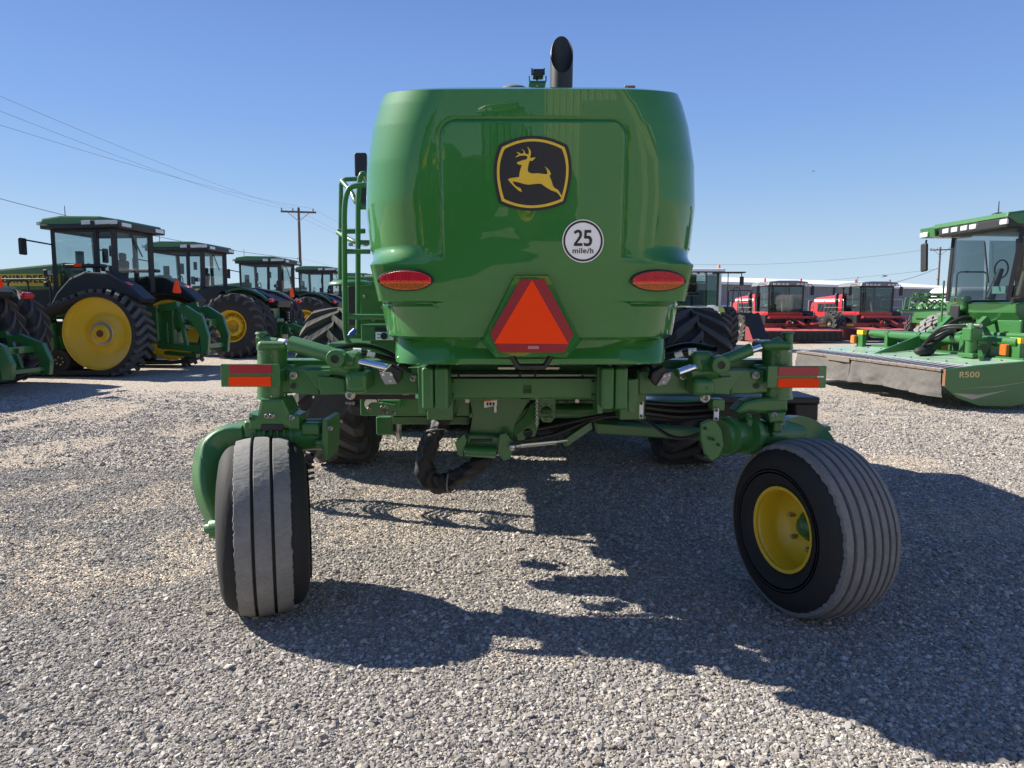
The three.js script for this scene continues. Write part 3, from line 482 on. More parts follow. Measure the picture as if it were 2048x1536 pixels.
    for (let k = 0; k < ribs; k++) {
      const t0 = -span + k * wr + wr * gw, t1 = -span + (k + 1) * wr - wr * gw, seg = 220, pos = [], idx = [];
      const first = k === 0, lastR = k === ribs - 1;
      const sec = [[t0, -1], [t0, -.25], [t0 + .012, 0], [(t0 + t1) / 2, 0], [t1 - .012, 0], [t1, -.25], [t1, -1]];
      for (let i = 0; i <= seg; i++) { const f = i / seg * 2 * Math.PI; sec.forEach(([t, d], m) => { let tt = t; const rag = .022 * (fbm(f * 30, k + .5, 4096, 2) - .45) + .02 * (hash2(i % seg, k * 17 + (m < 3 ? 1 : 2)) - .5); if (first && m < 3 || lastR && m > 3) tt += (first ? 1 : -1) * rag * 1.6; const r = prof(tt) + d * deep * 1.1; pos.push(r * Math.cos(f), r * Math.sin(f), tt * W * .5); }); }
      for (let i = 0; i < seg; i++) for (let m = 0; m < 6; m++) { const a = i * 7 + m; idx.push(a, a + 1, a + 7, a + 1, a + 8, a + 7); }
      const uv = []; for (let i = 0; i <= seg; i++) for (let m = 0; m < 7; m++) uv.push(i / seg * 5, k * .3 + m * .04);
      const g = new THREE.BufferGeometry(); g.setAttribute('position', new THREE.Float32BufferAttribute(pos, 3)); g.setAttribute('uv', new THREE.Float32BufferAttribute(uv, 2)); g.setIndex(idx); out.push(toCreasedNormals(g, .6));
    }
    return [carc, out];
  };
  const R = .497, W = .472, rr = .222;
  for (const [cx, cz, th, ribs, span, side] of [[-1.40, -3.92, -1.255, 3, .62, -1], [1.665, -3.88, 1.886, 7, .80, 1]]) {
    const wg = new THREE.Group(); wg.name = 'caster_wheel'; wg.position.set(cx - WB.x, R - .014, cz - WB.z); wg.rotation.set(0, th, 0); wind.add(wg);
    const [carc, rs] = ribTyre(R, W * (side > 0 ? .95 : 1), rr, ribs, span, .020);
    mesh('tyre', carc, M.rubber, wg); for (const g of rs) mesh('tread_rib', g, M.wornRubber, wg);
    mesh('rim', [L([[rr * .99, -W * .385], [rr * 1.07, -W * .40], [rr * 1.085, -W * .385], [rr * 1.02, -W * .36], [rr * .945, -W * .335], [rr * .90, -W * .18], [rr * .87, -W * .06], [rr * .60, -W * .03], [rr * .5, W * .01], [.02, W * .01]], 64), L([[rr * .87, -W * .06], [rr * .95, W * .34], [rr * 1.06, W * .4]], 64)], M.yellow, wg);
    mesh('hub', [L([[.001, -W * .12], [.04, -W * .11], [.055, -W * .08], [.06, W * .0], [.085, W * .005]], 32), L([[.09, W * .02], [.08, W * .3], [.05, W * .62], [.001, W * .62]], 24)], M.green, wg);
    for (const g of boltRing(.125, 6, -W * .03, .014, .04)) mesh('wheel_bolt', g, M.zinc, wg);
  }
  { // left caster fork: saddle, gearbox housing, bent arm outside the wheel
    const k = wp('caster_knuckle', [plate([[520, 797], [566, 797], [578, 822], [584, 858], [512, 858], [514, 822]], 4.0, .2, .02), plate([[497, 827], [520, 832], [522, 860], [497, 860]], 4.0, .16, .012), plate([[576, 826], [598, 830], [598, 860], [576, 860]], 4.0, .16, .012)], M.casting);
    wp('saddle_recess', prect(522, 848, 567, 862, 3.995, .03, .006), M.plastic, k);
    wp('caster_gearbox', [C(P(480, 873, 4.12), P(646, 868, 4.12), .092, .092, 36), C(P(515, 872, 4.12), P(520, 872, 4.12), .108, .108, 36), C(P(590, 871, 4.12), P(596, 871, 4.12), .108, .108, 36), prect(486, 842, 512, 880, 4.02, .15, .02), prect(600, 846, 640, 874, 4.02, .15, .02), ...[528, 541, 554, 567].map(x => prect(x - 2, 856, x + 2, 874, 4.01, .1, .004))], M.casting, wind);
    const f = wp('end_flange', plate([[645, 839], [655, 840], [656, 868], [655, 902], [653, 921], [646, 918], [643, 880]], 3.98, .28, .006), M.casting);
    wp('drain_plug', C(P(633, 886, 4.0), P(655, 886, 4.0), .022, .02, 8), M.casting, f);
    for (const [x, y] of [[534, 832], [543, 832]]) nut(x, y, 3.99, .016); nut(503, 836, 3.99, .016, M.casting); nut(660, 857, 3.96, .014); nut(583, 836, 3.99, .016);
    // bent arm as a swept box
    const pts = [P(490, 872, 4.1), P(452, 876, 4.08), P(424, 898, 4.04), P(416, 935, 3.98), P(420, 980, 3.94), P(440, 1030, 3.92), P(452, 1062, 3.92)], cv = new THREE.CatmullRomCurve3(pts);
    const sh = new THREE.Shape(); const hw = .07, hh = .085, r = .035; sh.moveTo(-hw + r, -hh); sh.lineTo(hw - r, -hh); sh.quadraticCurveTo(hw, -hh, hw, -hh + r); sh.lineTo(hw, hh - r); sh.quadraticCurveTo(hw, hh, hw - r, hh); sh.lineTo(-hw + r, hh); sh.quadraticCurveTo(-hw, hh, -hw, hh - r); sh.lineTo(-hw, -hh + r); sh.quadraticCurveTo(-hw, -hh, -hw + r, -hh);
    const arm = wp('caster_arm', toCreasedNormals(new THREE.ExtrudeGeometry(sh, { steps: 40, extrudePath: cv, curveSegments: 6, bevelEnabled: false }), .9), M.casting);
    wp('arm_boss', [C(P(416, 1057, 3.9), P(446, 1053, 3.86), .03, .03, 20)], M.casting, arm);
  }
  { // right caster fork
    wp('caster_knuckle', [plate([[1532, 795], [1577, 795], [1577, 822], [1560, 826], [1535, 828], [1500, 826], [1478, 830], [1470, 822], [1490, 803], [1515, 797]], 4.02, .14, .02), plate([[1536, 824], [1574, 824], [1568, 846], [1541, 846]], 4.0, .15, .012)], M.casting);
    wp('caster_gearbox', [C(P(1437, 872, 4.0), P(1590, 866, 4.3), .098, .085, 36), C(P(1488, 868, 4.06), P(1497, 868, 4.08), .118, .118, 36), C(P(1448, 872, 4.0), P(1454, 872, 4.02), .112, .112, 36), prect(1492, 836, 1515, 858, 4.02, .1, .02), prect(1548, 834, 1565, 866, 4.02, .12, .012), ...[1520, 1533, 1546].map(x => prect(x - 2, 852, x + 2, 874, 4.06, .1, .004)), C(P(1440, 892, 3.98), P(1462, 888, 4.02), .02, .02, 12)], M.casting, wind);
    const f = wp('end_flange', plate([[1402, 848], [1420, 840], [1432, 842], [1444, 862], [1449, 892], [1440, 914], [1425, 924], [1410, 910], [1402, 876]], 3.9, .035, .008), M.casting);
    for (const [x, y] of [[1411, 857], [1420, 877], [1427, 879], [1412, 914], [1437, 890]]) nut(x, y, 3.888, .009, M.casting, f);
    nut(1549, 830, 3.98, .016); nut(1498, 835, 3.98, .016, M.casting); nut(1568, 848, 3.97, .012);
    const cv = new THREE.CatmullRomCurve3([P(1560, 870, 4.25), P(1590, 857, 4.28), P(1622, 870, 4.28), P(1648, 905, 4.22), P(1675, 970, 4.12), V(1.93, .5, -3.98)]);
    const sh = new THREE.Shape(); sh.moveTo(-.05, -.08); sh.lineTo(.05, -.08); sh.lineTo(.05, .08); sh.lineTo(-.05, .08);
    wp('caster_arm', [toCreasedNormals(new THREE.ExtrudeGeometry(sh, { steps: 30, extrudePath: cv, bevelEnabled: false }), .9)], M.casting);
    wp('stop_bracket', prect(1630, 853, 1662, 862, 4.3, .1, .004), M.casting);
  }
  // drive wheels
  const [dt, dl] = [lugTyre(.865, .66, .38, 20, .055, 1, .40, .085), lugTyre(.865, .66, .38, 20, .055, -1, .40, .085)];
  for (const [x, g, flip] of [[-1.86, dt, 1], [1.93, dl, -1]]) {
    const wg = new THREE.Group(); wg.name = 'drive_wheel'; wg.position.set(x - WB.x, .85, -7.85 - WB.z); wg.rotation.y = flip * Math.PI / 2; wind.add(wg);
    mesh('tyre', g[0].clone(), M.lugged, wg); mesh('tread_lugs', g[1].clone(), M.lugTop, wg); mesh('rim', rimGeo(.38, .6, .1), M.yellow, wg); mesh('final_drive', L([[.3, -.05], [.3, .25], [.2, .32], [.001, .34]], 32).rotateY(flip > 0 ? 0 : 0), M.green, wg);
  }
  // chassis
  const fr = wp('chassis', [box2(-.62, .80, 1.0, 1.34, -8.6, -5.35, .03), prect(720, 796, 940, 832, 4.55, .3, .01), prect(785, 832, 938, 849, 4.7, .12, .01), prect(1082, 799, 1425, 836, 5.0, .2, .01), plate([[1190, 846], [1400, 860], [1425, 868], [1425, 882], [1400, 882], [1195, 868]], 4.75, .15, .01), box2(-1.7, 1.85, .74, 1.0, -8.0, -7.6, .05)], M.green);
  wp('axle_beam', box2(XC - 1.5, XC + 1.5, 1.23, 1.40, -4.32, -4.17, .01), M.green, fr);
  wp('frame_rail', box2(-.52, -.36, 1.02, 1.3, -5.4, -4.3, .01), M.green, fr); wp('frame_rail', box2(.66, .82, 1.02, 1.3, -5.4, -4.3, .01), M.green, fr);
  wp('cross_tube', C(V(-.5, .98, -5.0), V(.8, .98, -5.0), .05), M.green, fr);
  wp('link_plate', [plate([[735, 812], [742, 805], [765, 806], [790, 810], [793, 830], [765, 831], [742, 829], [734, 822]], 4.35, .03, .004), prect(762, 800, 800, 812, 4.4, .08)], M.green, fr);
  for (const [x, y] of [[738, 818], [764, 815], [772, 815], [764, 825], [772, 825], [787, 827], [760, 801]]) nut(x, y, 4.34, .012);
  wp('link_roller', C(P(742, 808, 4.42), P(742, 808, 4.36), .04), M.steel, fr);
  wp('axle_shield', [prect(752, 834, 783, 870, 4.9, .12, .01)], M.green, fr);
  wp('shield_ring', L([[.05, -.02], [.06, -.02], [.06, .02], [.05, .02], [.05, -.02]], 24, 'x').scale(.6, 1.6, 1).translate(...P(797, 852, 5.0).toArray()), M.zinc, fr);
  wp('splash_guard', [plate([[652, 788], [704, 788], [694, 812], [682, 846], [655, 878], [622, 838]], 5.82, .02, .004), prect(702, 787, 830, 799, 4.3, .03, .004)], M.plastic);
  wp('splash_guard_edge', bar(P(703, 792, 5.78), P(660, 870, 5.78), .05, .03), M.plastic); for (const [x, y] of [[694, 806], [682, 842], [699, 806], [706, 806]]) nut(x, y, 5.76, .014);
  wp('rear_pan', [plate([[1275, 793], [1640, 795], [1640, 808], [1275, 806]], 6.2, .5, .01), plate([[1590, 806], [1638, 806], [1637, 840], [1630, 849], [1590, 849]], 6.25, .4, .02), prect(1280, 806, 1590, 842, 6.5, .04)], M.plastic);
  // tow tongue under the middle
  const hi = wp('tow_tongue', [plate([[938, 797], [1060, 797], [1030, 850], [1024, 878], [938, 874], [945, 830]], 4.5, .06, .006), plate([[935, 868], [1000, 872], [1026, 880], [1022, 908], [985, 905], [925, 900]], 4.42, .2, .015), plate([[909, 884], [928, 868], [934, 880], [926, 914], [916, 911]], 4.36, .05, .006), plate([[1000, 868], [1012, 866], [1030, 890], [1020, 918], [1007, 922], [994, 905]], 4.36, .06, .006)], M.green);
  wp('roller', C(P(930, 902, 4.36), P(992, 905, 4.36), .035, .035, 20), M.green, hi);
  wp('tongue_slot', prect(940, 878, 985, 884, 4.41, .02, .004), M.plastic, hi);
  const lb = wp('warning_label', plate([[968, 800], [994, 797], [994, 811], [968, 816]], 4.49, .006, .001), M.sticker); wp('label_band', plate([[968, 800], [994, 797], [994, 800.5], [968, 803.5]], 4.485, .003, .0005), M.amberLens, lb); for (const x of [973, 979, 985]) wp('print_line', prect(x, 805, x + 4, 811, 4.487, .003, .0008), M.ink, lb); wp('side_label', prect(988, 812, 993, 825, 4.488, .004, .001), M.sticker, lb);
  wp('turnbuckle', [C(P(1020, 894, 4.3), P(1048, 889, 4.32), .012), C(P(1040, 890, 4.31), P(1112, 883, 4.36), .018), C(P(1105, 884, 4.35), P(1134, 880, 4.37), .011), ball(...P(1025, 893, 4.3).toArray(), .026)], M.steel);
  wp('link_bracket', [bar(P(1130, 884, 4.4), P(1180, 850, 4.6), .03, .05), bar(P(1020, 860, 4.6), P(1075, 812, 4.7), .05, .1)], M.green, hi);
  const side = wp('frame_plate', plate([[1042, 812], [1078, 812], [1078, 850], [1068, 880], [1035, 880], [1030, 860]], 4.7, .02, .003, [roundHole(P(1056, 866, 4.7).x, P(1056, 866, 4.7).y, .035)]), M.green);
  wp('port_plate', plate([[1078, 797], [1111, 797], [1111, 835], [1103, 845], [1086, 845], [1078, 835]], 4.6, .02, .003, [roundHole(P(1092.5, 824, 4.6).x, P(1092.5, 824, 4.6).y, .042)]), M.green, side);
  for (let i = 0; i < 8; i++) { const a = i * Math.PI / 4; nut(1092.5 + 15.5 * Math.cos(a), 824 + 15.5 * Math.sin(a), 4.594, .004, M.plastic, side); }
  for (const [x, y] of [[1116, 806], [1134, 806], [1116, 816], [1134, 816]]) nut(x, y, 4.97, .008);
  for (let i = 0; i < 14; i++) { const q = P(1074 - (i > 12 ? 0 : 0), 797 + i * 4.1, 4.2); wp('chain_link', new THREE.TorusGeometry(.0085, .0026, 6, 12).scale(.8, 1.25, 1).rotateY(i % 2 ? 1.3 : .2).translate(q.x, q.y, q.z), M.steel); }
  for (const [x0, y0, x1, y1] of [[1279, 803, 1287, 837], [1428, 817, 1438, 842]]) { const t = wp('mounting_tab', prect(x0, y0, x1, y1, 4.0, .01, .003), M.white); nut((x0 + x1) / 2, y0 + 4, 3.99, .009, M.zinc, t); nut((x0 + x1) / 2, y1 - 4, 3.99, .009, M.zinc, t); }
  wp('tab_bracket', [prect(1425, 799, 1450, 822, 4.03, .1, .006)], M.green);
  wp('cable', [hose([P(1050, 880, 4.7), P(1110, 868, 4.7), P(1170, 845, 4.6), P(1230, 832, 4.5), P(1290, 842, 4.4), P(1340, 872, 4.3), P(1370, 876, 4.2), P(1402, 866, 4.1)], .012), hose([P(1040, 862, 4.8), P(1100, 852, 4.75), P(1170, 838, 4.6), P(1260, 822, 4.5), P(1330, 808, 4.5), P(1430, 820, 4.4)], .016), hose([P(1290, 815, 4.3), P(1360, 822, 4.3), P(1430, 818, 4.25)], .02), hose([P(1290, 826, 4.3), P(1360, 834, 4.3), P(1430, 830, 4.25)], .02), hose([P(1290, 806, 4.32), P(1360, 810, 4.32), P(1430, 806, 4.28)], .02), hose([P(1062, 800, 4.45), P(1050, 830, 4.4), P(1030, 850, 4.4)], .004, 5)], M.blackSatin);
  // hose bundle in a black cloth sleeve
  const sl = wp('hose_sleeve', noisyTube([P(890, 818, 4.5), P(878, 848, 4.5), P(860, 890, 4.5), P(848, 935, 4.5), P(862, 962, 4.5), P(893, 968, 4.48), P(925, 950, 4.46), P(955, 928, 4.5), P(975, 908, 4.6)], .060, .034, 160, 28, 9), M.cloth);
  wp('sleeve_tie', [put(new THREE.TorusGeometry(.066, .006, 6, 24), ...P(873, 862, 4.5).toArray(), 1.25, .1, .3), put(new THREE.TorusGeometry(.07, .006, 6, 24), ...P(900, 962, 4.48).toArray(), .2, 1.35, 0)], M.grey, sl);
  wp('sleeve_hoses', [hose([P(890, 818, 4.5), P(888, 800, 4.55), P(890, 780, 4.6)], .04), hose([P(958, 925, 4.5), P(985, 900, 4.7), P(1000, 880, 4.9)], .045)], M.blackSatin, sl);
  // left platform, cabinet and ladder
  wp('side_cabinet', [prect(692, 553, 770, 690, 6.7, .8, .02), prect(720, 562, 775, 640, 6.6, .2, .01)], M.green); wp('cabinet_gap', prect(696, 572, 714, 650, 6.68, .04, .01), M.plastic);
  for (const [x, y] of [[729, 593], [747, 640], [765, 614]]) nut(x, y, 6.58, .014);
  wp('cabinet_cap', [L([[.001, .05], [.14, .045], [.18, .02], [.18, 0]], 28, 'y').translate(...P(700, 571, 6.25).toArray())], M.green);
  const cb = wp('control_box', [prect(722, 651, 800, 682, 5.2, .3, .008), prect(721, 649, 800, 652, 5.19, .32, .003), prect(740, 680, 800, 720, 5.3, .25, .01)], M.green);
  wp('control_panel', prect(749, 655, 788, 681, 5.19, .015, .003), M.ink, cb); wp('panel_face', prect(751, 664, 787, 680, 5.185, .015, .002), M.sticker, cb); wp('panel_mark', prect(754, 668, 760, 669.5, 5.183, .01, .0008), M.ink, cb); wp('panel_mark', prect(754, 675, 760, 676.5, 5.183, .01, .0008), M.ink, cb); wp('panel_knob', C(P(768, 672, 5.2), P(768, 672, 5.14), .026), M.blackSatin, cb);
  wp('cable_connector', [C(P(702, 669, 5.7), P(711, 659, 5.7), .026, .02, 10), C(P(698, 672, 5.7), P(704, 667, 5.7), .016)], std([.02, .08, .42], .4));
  wp('ladder_rail', pipe([P(702, 690, 5.75), P(690, 676, 5.75), P(688.5, 400, 5.75), P(700, 372, 5.75), P(740, 369, 5.75)], .022, .15, 12), M.green);
  wp('ladder_rail', pipe([P(716, 668, 5.95), P(716, 400, 5.95), P(720, 350, 5.95), P(728, 345, 5.95), P(740, 375, 6.35)], .022, .08, 12), M.green);
  wp('ladder_rail', pipe([P(680, 566, 6.35), P(682, 359, 6.35), P(735, 357, 6.35)], .020, .04, 12), M.green);
  for (const [pts, r] of [[[P(690, 503, 5.76), P(740, 503, 5.76)], .020], [[P(690, 633, 5.76), P(770, 634, 5.76)], .024], [[P(676, 463, 6.25), P(730, 462, 6.25)], .022], [[P(676, 465, 6.25), P(693, 476, 6.05), P(712, 485, 5.95), P(745, 485, 5.95)], .02], [[P(684, 362, 6.25), P(704, 385, 6.05), P(711, 405, 5.95), P(728, 414, 5.95), P(742, 414, 5.95)], .02]]) wp('ladder_rung', pipe(pts, r, .06), M.green);
  const lt = V(-1.44, 1.38, 0), lbm = V(-1.86, .28, 0), ladderZ = [-5.86, -6.30];
  for (const z of ladderZ) wp('ladder_side', bar(lt.clone().setZ(z), lbm.clone().setZ(z), .075, .06, V(0, 0, 1)), M.plastic);
  for (let i = 0; i < 4; i++) { const q = lt.clone().lerp(lbm, .12 + i * .28); wp('ladder_step', [0, .05, .1, .15].map(k => hose([V(q.x + .05, q.y - k, -5.86), V(q.x - .10, q.y - k, -6.08), V(q.x + .05, q.y - k, -6.30)], .014, 6, 14)), M.plastic); }
  wp('platform', box2(-1.5, -.7, 1.36, 1.42, -7.4, -5.8, .01), M.green);
  // front axle, lift frame and the mowing head ahead of the drive wheels
  wp('lift_frame', [box2(-1.2, 1.4, .55, 1.35, -9.5, -8.5, .05), box2(-1.35, 1.5, .6, 1.1, -8.1, -7.6, .05)], M.green);
  const mh = wp('mowing_head', [box2(-2.3, 2.48, .55, .95, -11.4, -9.6, .06)], M.green); wp('head_curtain', box2(-2.3, 2.48, .12, .55, -11.3, -9.65, .02), M.cloth, mh);
  // cab ahead of the engine, hidden by the hood but casting its shade
  const cab = wp('cab', [box2(-.78, .97, 1.1, 1.5, -8.3, -6.9, .04), ...[[-.76, -6.95], [.95, -6.95], [-.76, -8.2], [.95, -8.2]].map(([x, z]) => B(x, 2.1, z, .09, 1.4, .09))], M.green);
  wp('cab_roof', box2(-.9, 1.09, 2.72, 2.95, -8.5, -6.8, .08), M.green, cab);
  for (const [x, z, w, d] of [[XC, -6.93, 1.6, .01], [XC, -8.22, 1.6, .01], [-.77, -7.57, .01, 1.2], [.96, -7.57, .01, 1.2]]) wp('cab_window', B(x, 2.1, z, w, 1.25, d), M.darkGlass, cab);
  const mq = P(722, 330, 7.2); const mr = wp('cab_mirror', [RB(mq.x, mq.y, mq.z, .12, .23, .07, .02), RB(mq.x + .02, mq.y - .3, mq.z, .12, .26, .07, .02), C(V(mq.x + .02, mq.y - .15, mq.z - .03), V(-.8, mq.y - .2, mq.z - .03), .016)], M.plastic); wp('mirror_glass', B(mq.x, mq.y, mq.z + .037, .10, .2, .004), M.blackSatin, mr);
}
// ------------------------------------------------------------ green tractors in a row (local x forward, z to the tractor's right)
const cabPanes = (g, x0, x1, y0, y1, hw, mat, dip = .35) => { // glass cab: each pane a part
  const q = (name, pts) => { const pos = []; for (let i = 1; i < pts.length - 1; i++) pos.push(...pts[0], ...pts[i], ...pts[i + 1]); const b = new THREE.BufferGeometry(); b.setAttribute('position', new THREE.Float32BufferAttribute(pos, 3)); b.computeVertexNormals(); mesh(name, b, mat, g); };
  const xm = x0 + (x1 - x0) * .28;
  for (const s of [-1, 1]) { q('door_pane', [[xm + .05, y0 - dip, s * hw], [x1 - .05, y0 - dip, s * hw], [x1 - .05, y1, s * hw * .95], [xm + .05, y1, s * hw * .95]]); q('side_pane', [[x0 + .05, y0 + .25, s * hw], [xm - .05, y0 + .05, s * hw], [xm - .05, y1, s * hw * .95], [x0 + .05, y1, s * hw * .95]]); }
  q('rear_pane', [[x0, y0 + .12, -hw * .8], [x0 + .1, y0 - .1, -hw * .3], [x0 + .1, y0 - .1, hw * .3], [x0, y0 + .12, hw * .8], [x0 - .03, y1, hw * .9], [x0 - .03, y1, -hw * .9]]);
  q('windshield', [[x1, y0 - dip, -hw * .93], [x1, y0 - dip, hw * .93], [x1 + .02, y1, hw * .9], [x1 + .02, y1, -hw * .9]]);
  return xm;
};
function makeTractor(kind, lettering) {
  const o = new THREE.Group(), tracks = kind === 'track', cx = tracks ? .2 : 1.55, x0 = cx, x1 = cx + (tracks ? 1.62 : 1.78), hw = tracks ? .86 : .93, y0 = 2.25, y1 = 3.72;
  mesh('chassis', [box2(-.9, 4.6, .75, 1.35, -.36, .36, .05), box2(-.7, .75, .8, 1.75, -.5, .5, .06), C(V(0, 1.08, -1.6), V(0, 1.08, 1.6), .2, .2, 20), box2(x0 - .1, x1 + .1, 1.45, 1.75, -.8, .8, .05)], M.green, o);
  // bonnet
  const hood = mesh('bonnet', [E([[x1 + .05, 1.5], [x1 + 2.75, 1.45], [x1 + 2.95, 1.7], [x1 + 2.85, 2.5], [x1 + 2.4, 2.72], [x1 + .05, 2.92]], .98, .07).translate(0, 0, -.49)], M.green, o);
  for (const s of [-1, 1]) mesh('stripe', box2(x1 + .12, x1 + 2.5, 2.3, 2.62, s * .497, s * .508), M.yellow, hood);
  if (lettering) { const t = text('JOHN DEERE', .2, .004).rotateY(Math.PI).translate(x1 + 1.1, 2.46, -.513); mesh('lettering', t, M.ink, hood); }
  mesh('grille_screen', [box2(x1 + .3, x1 + 2.3, 1.6, 2.2, -.502, -.495), box2(x1 + .3, x1 + 2.3, 1.6, 2.2, .495, .502)], M.plastic, hood);
  mesh('air_stack', [C(V(x1 + .35, 1.9, .62), V(x1 + .35, 3.3, .62), .11, .11, 16)], M.plastic, o);
  // cab
  const xm = x0 + (x1 - x0) * .28, fr = [];
  for (const s of [-1, 1]) { fr.push(bar(V(x1, 1.75, s * hw), V(x1 + .03, y1 + .05, s * hw * .94), .09, .11), bar(V(xm, 1.75, s * hw), V(xm, y1 + .05, s * hw * .95), .08, .12), bar(V(x0, y0 - .1, s * hw * .95), V(x0 - .02, y1 + .05, s * hw * .93), .12, .14), B((x0 + x1) / 2, y1 + .02, s * hw * .95, x1 - x0, .13, .09), B((xm + x1) / 2, 1.80, s * hw, x1 - xm, .14, .08)); }
  fr.push(B(x0, y1 + .02, 0, .1, .12, 1.7), B(x1, y1 + .02, 0, .1, .12, 1.7), B(x1, 1.83, 0, .1, .12, 1.8), B(x0 + .05, y0 - .15, 0, .1, .14, 1.5));
  mesh('cab_frame', fr, M.plastic, o);
  cabPanes(o, x0, x1, y0, y1, hw, M.glassTint);
  const rf = mesh('roof', [E([[x0 - .30, y1 + .14], [x0 - .25, y1 + .26], [x0 + .25, y1 + .34], [x1 - .3, y1 + .36], [x1 + .16, y1 + .30], [x1 + .26, y1 + .16], [x1 + .2, y1 + .10], [x0 - .2, y1 + .08]], 2.0, .05).translate(0, 0, -1.0)], M.green, o);
  mesh('roof_visor', [E([[x0 - .33, y1 + .04], [x0 - .34, y1 + .2], [x0 + .6, y1 + .24], [x0 + .75, y1 + .15], [x1 + .2, y1 + .13], [x1 + .2, y1 + .02]], 2.1, .03).translate(0, 0, -1.05)], M.plastic, rf);
  for (const s of [-1, 1]) { for (const [a, w] of [[.55, .24], [.1, .4], [-.2, .2]]) mesh('roof_lamp', RB(x0 + a, y1 + .17, s * 1.058, w, .10, .02, .01, 0, 0, -.03), M.lens, rf); mesh('roof_lamp', RB(x1 + .28, y1 + .17, s * .9, .1, .1, .2, .02), M.lens, rf); mesh('roof_lamp', RB(x0 - .345, y1 + .13, s * .75, .02, .1, .4, .01), M.lens, rf); }
  mesh('antenna', [C(V(x1 + .1, y1 + .3, -.2), V(x1 + .1, y1 + .72, -.2), .012, .008, 6), ball(x1 + .1, y1 + .34, -.2, .13, .06, .13, 12)], M.plastic, o);
  // inside
  mesh('seat', [RB(x0 + .62, 2.2, 0, .5, .14, .52, .06), RB(x0 + .36, 2.62, 0, .16, .78, .5, .07, 0, 0, .12), RB(x0 + .3, 3.1, 0, .1, .2, .26, .05), B(x0 + .6, 1.95, 0, .3, .4, .3)], M.seat, o);
  mesh('steering_wheel', [put(new THREE.TorusGeometry(.19, .018, 8, 28), x0 + 1.28, 2.72, 0, Math.PI / 2 - .5, Math.PI / 2, 0), C(V(x0 + 1.28, 2.72, 0), V(x0 + 1.45, 1.9, 0), .04, .09)], M.plastic, o);
  mesh('console', [RB(x0 + .8, 2.5, .42, .5, .1, .16, .04), RB(x0 + 1.05, 2.75, .5, .06, .3, .24, .02), RB(x0 + 1.0, 3.3, .62, .05, .3, .22, .02)], M.grey, o);
  mesh('cab_floor', B((x0 + x1) / 2, 1.77, 0, x1 - x0, .06, 1.7), M.plastic, o);
  mesh('wiper', bar(V(x0 - .06, y1 - .05, -.1), V(x0 - .05, y1 - .6, .35), .02, .03), M.plastic, o);
  // mirrors and handrails
  for (const s of [-1, 1]) mesh('mirror', [C(V(x1, 3.35, s * hw), V(x1 + .25, 3.42, s * 1.55), .02), RB(x1 + .25, 3.25, s * 1.6, .07, .42, .24, .04)], M.plastic, o);
  mesh('work_lamp', [RB(x1 + .02, 2.62, -1.12, .12, .16, .16, .03), RB(x1 + .05, 2.32, -1.1, .1, .14, .16, .03), RB(x0 + .12, 2.72, -1.05, .12, .14, .16, .03)], M.plastic, o);
  mesh('lamp_glass', [RB(x0 + .05, 2.72, -1.05, .012, .11, .12, .004), RB(x1 - .045, 2.62, -1.12, .012, .12, .12, .004)], M.lens, o);
  mesh('handrail', [pipe([V(x1 - .1, 1.8, -1.2), V(x1 - .1, 2.45, -1.2), V(x1 + 1.7, 2.45, -1.2), V(x1 + 1.7, 1.5, -1.2)], .022, .12, 8), pipe([V(x1 + .5, 1.5, -1.2), V(x1 + .5, 2.42, -1.2), V(x1 + 1.05, 2.42, -1.2), V(x1 + 1.05, 1.5, -1.2)], .022, .12, 8), pipe([V(x1 - .5, 1.75, -1.0), V(x1 - .5, 2.3, -1.0), V(x1 - .85, 2.5, -1.0)], .02, .1, 8)], M.plastic, o);
  mesh('platform', [box2(x1 - .2, x1 + 1.9, 1.42, 1.5, -1.3, -.5, .02), box2(x1 + .2, x1 + 1.0, .9, 1.42, -1.25, -.6, .05)], M.green, o);
  // wings over the wheels
  for (const s of [-1, 1]) {
    if (tracks) {
      mesh('fender', [E([[x1 - .35, 1.75], [x1 - .55, 2.1], [x1 - .9, 2.45], [x0 + .3, 2.62], [x0 - .3, 2.58], [x0 - .8, 2.3], [x0 - 1.2, 1.95], [x0 - 1.15, 1.85], [x0 - .7, 2.02], [x0 - .2, 2.1], [x0 + .5, 2.05], [x0 + 1.0, 1.75]], .62, .05).translate(0, 0, s > 0 ? .98 : -1.6), RB(x0 + .55, 2.78, s * 1.2, 1.05, .09, .3, .04)], M.plastic, o);
      const tl = mesh('tail_lamp', RB(x0 - .72, 2.28, s * 1.42, .16, .14, .26, .03, 0, 0, .5), M.redLens, o); mesh('side_reflector', B(x0 + .62, 2.79, s * 1.355, .2, .07, .012), M.orange, tl);
    } else {
      mesh('fender', [E([[x0 + .1, 1.7], [x0 + .12, 2.35], [x0 - .55, 2.5], [x0 - 1.3, 2.48], [x0 - 2.1, 2.32], [x0 - 2.6, 2.05], [x0 - 2.55, 1.95], [x0 - 1.9, 2.15], [x0 - .8, 2.3], [x0 - .45, 1.9], [x0 - .4, 1.7]], .5, .04).translate(0, 0, s > 0 ? .62 : -1.12)], M.plastic, o);
      const pts = [], R1 = 1.30, R0 = 1.22; for (let i = 0; i <= 14; i++) { const a = (2.1 - i / 14 * 2.0); pts.push([-R1 * Math.cos(Math.PI - a) * -1 * -1, 0]); }
      const arc = []; for (let i = 0; i <= 16; i++) { const a = Math.PI * (.36 + .40 * i / 16); arc.push([R1 * Math.cos(a), 1.12 + R1 * Math.sin(a)]); } for (let i = 16; i >= 0; i--) { const a = Math.PI * (.36 + .40 * i / 16); arc.push([R0 * Math.cos(a), 1.12 + R0 * Math.sin(a)]); }
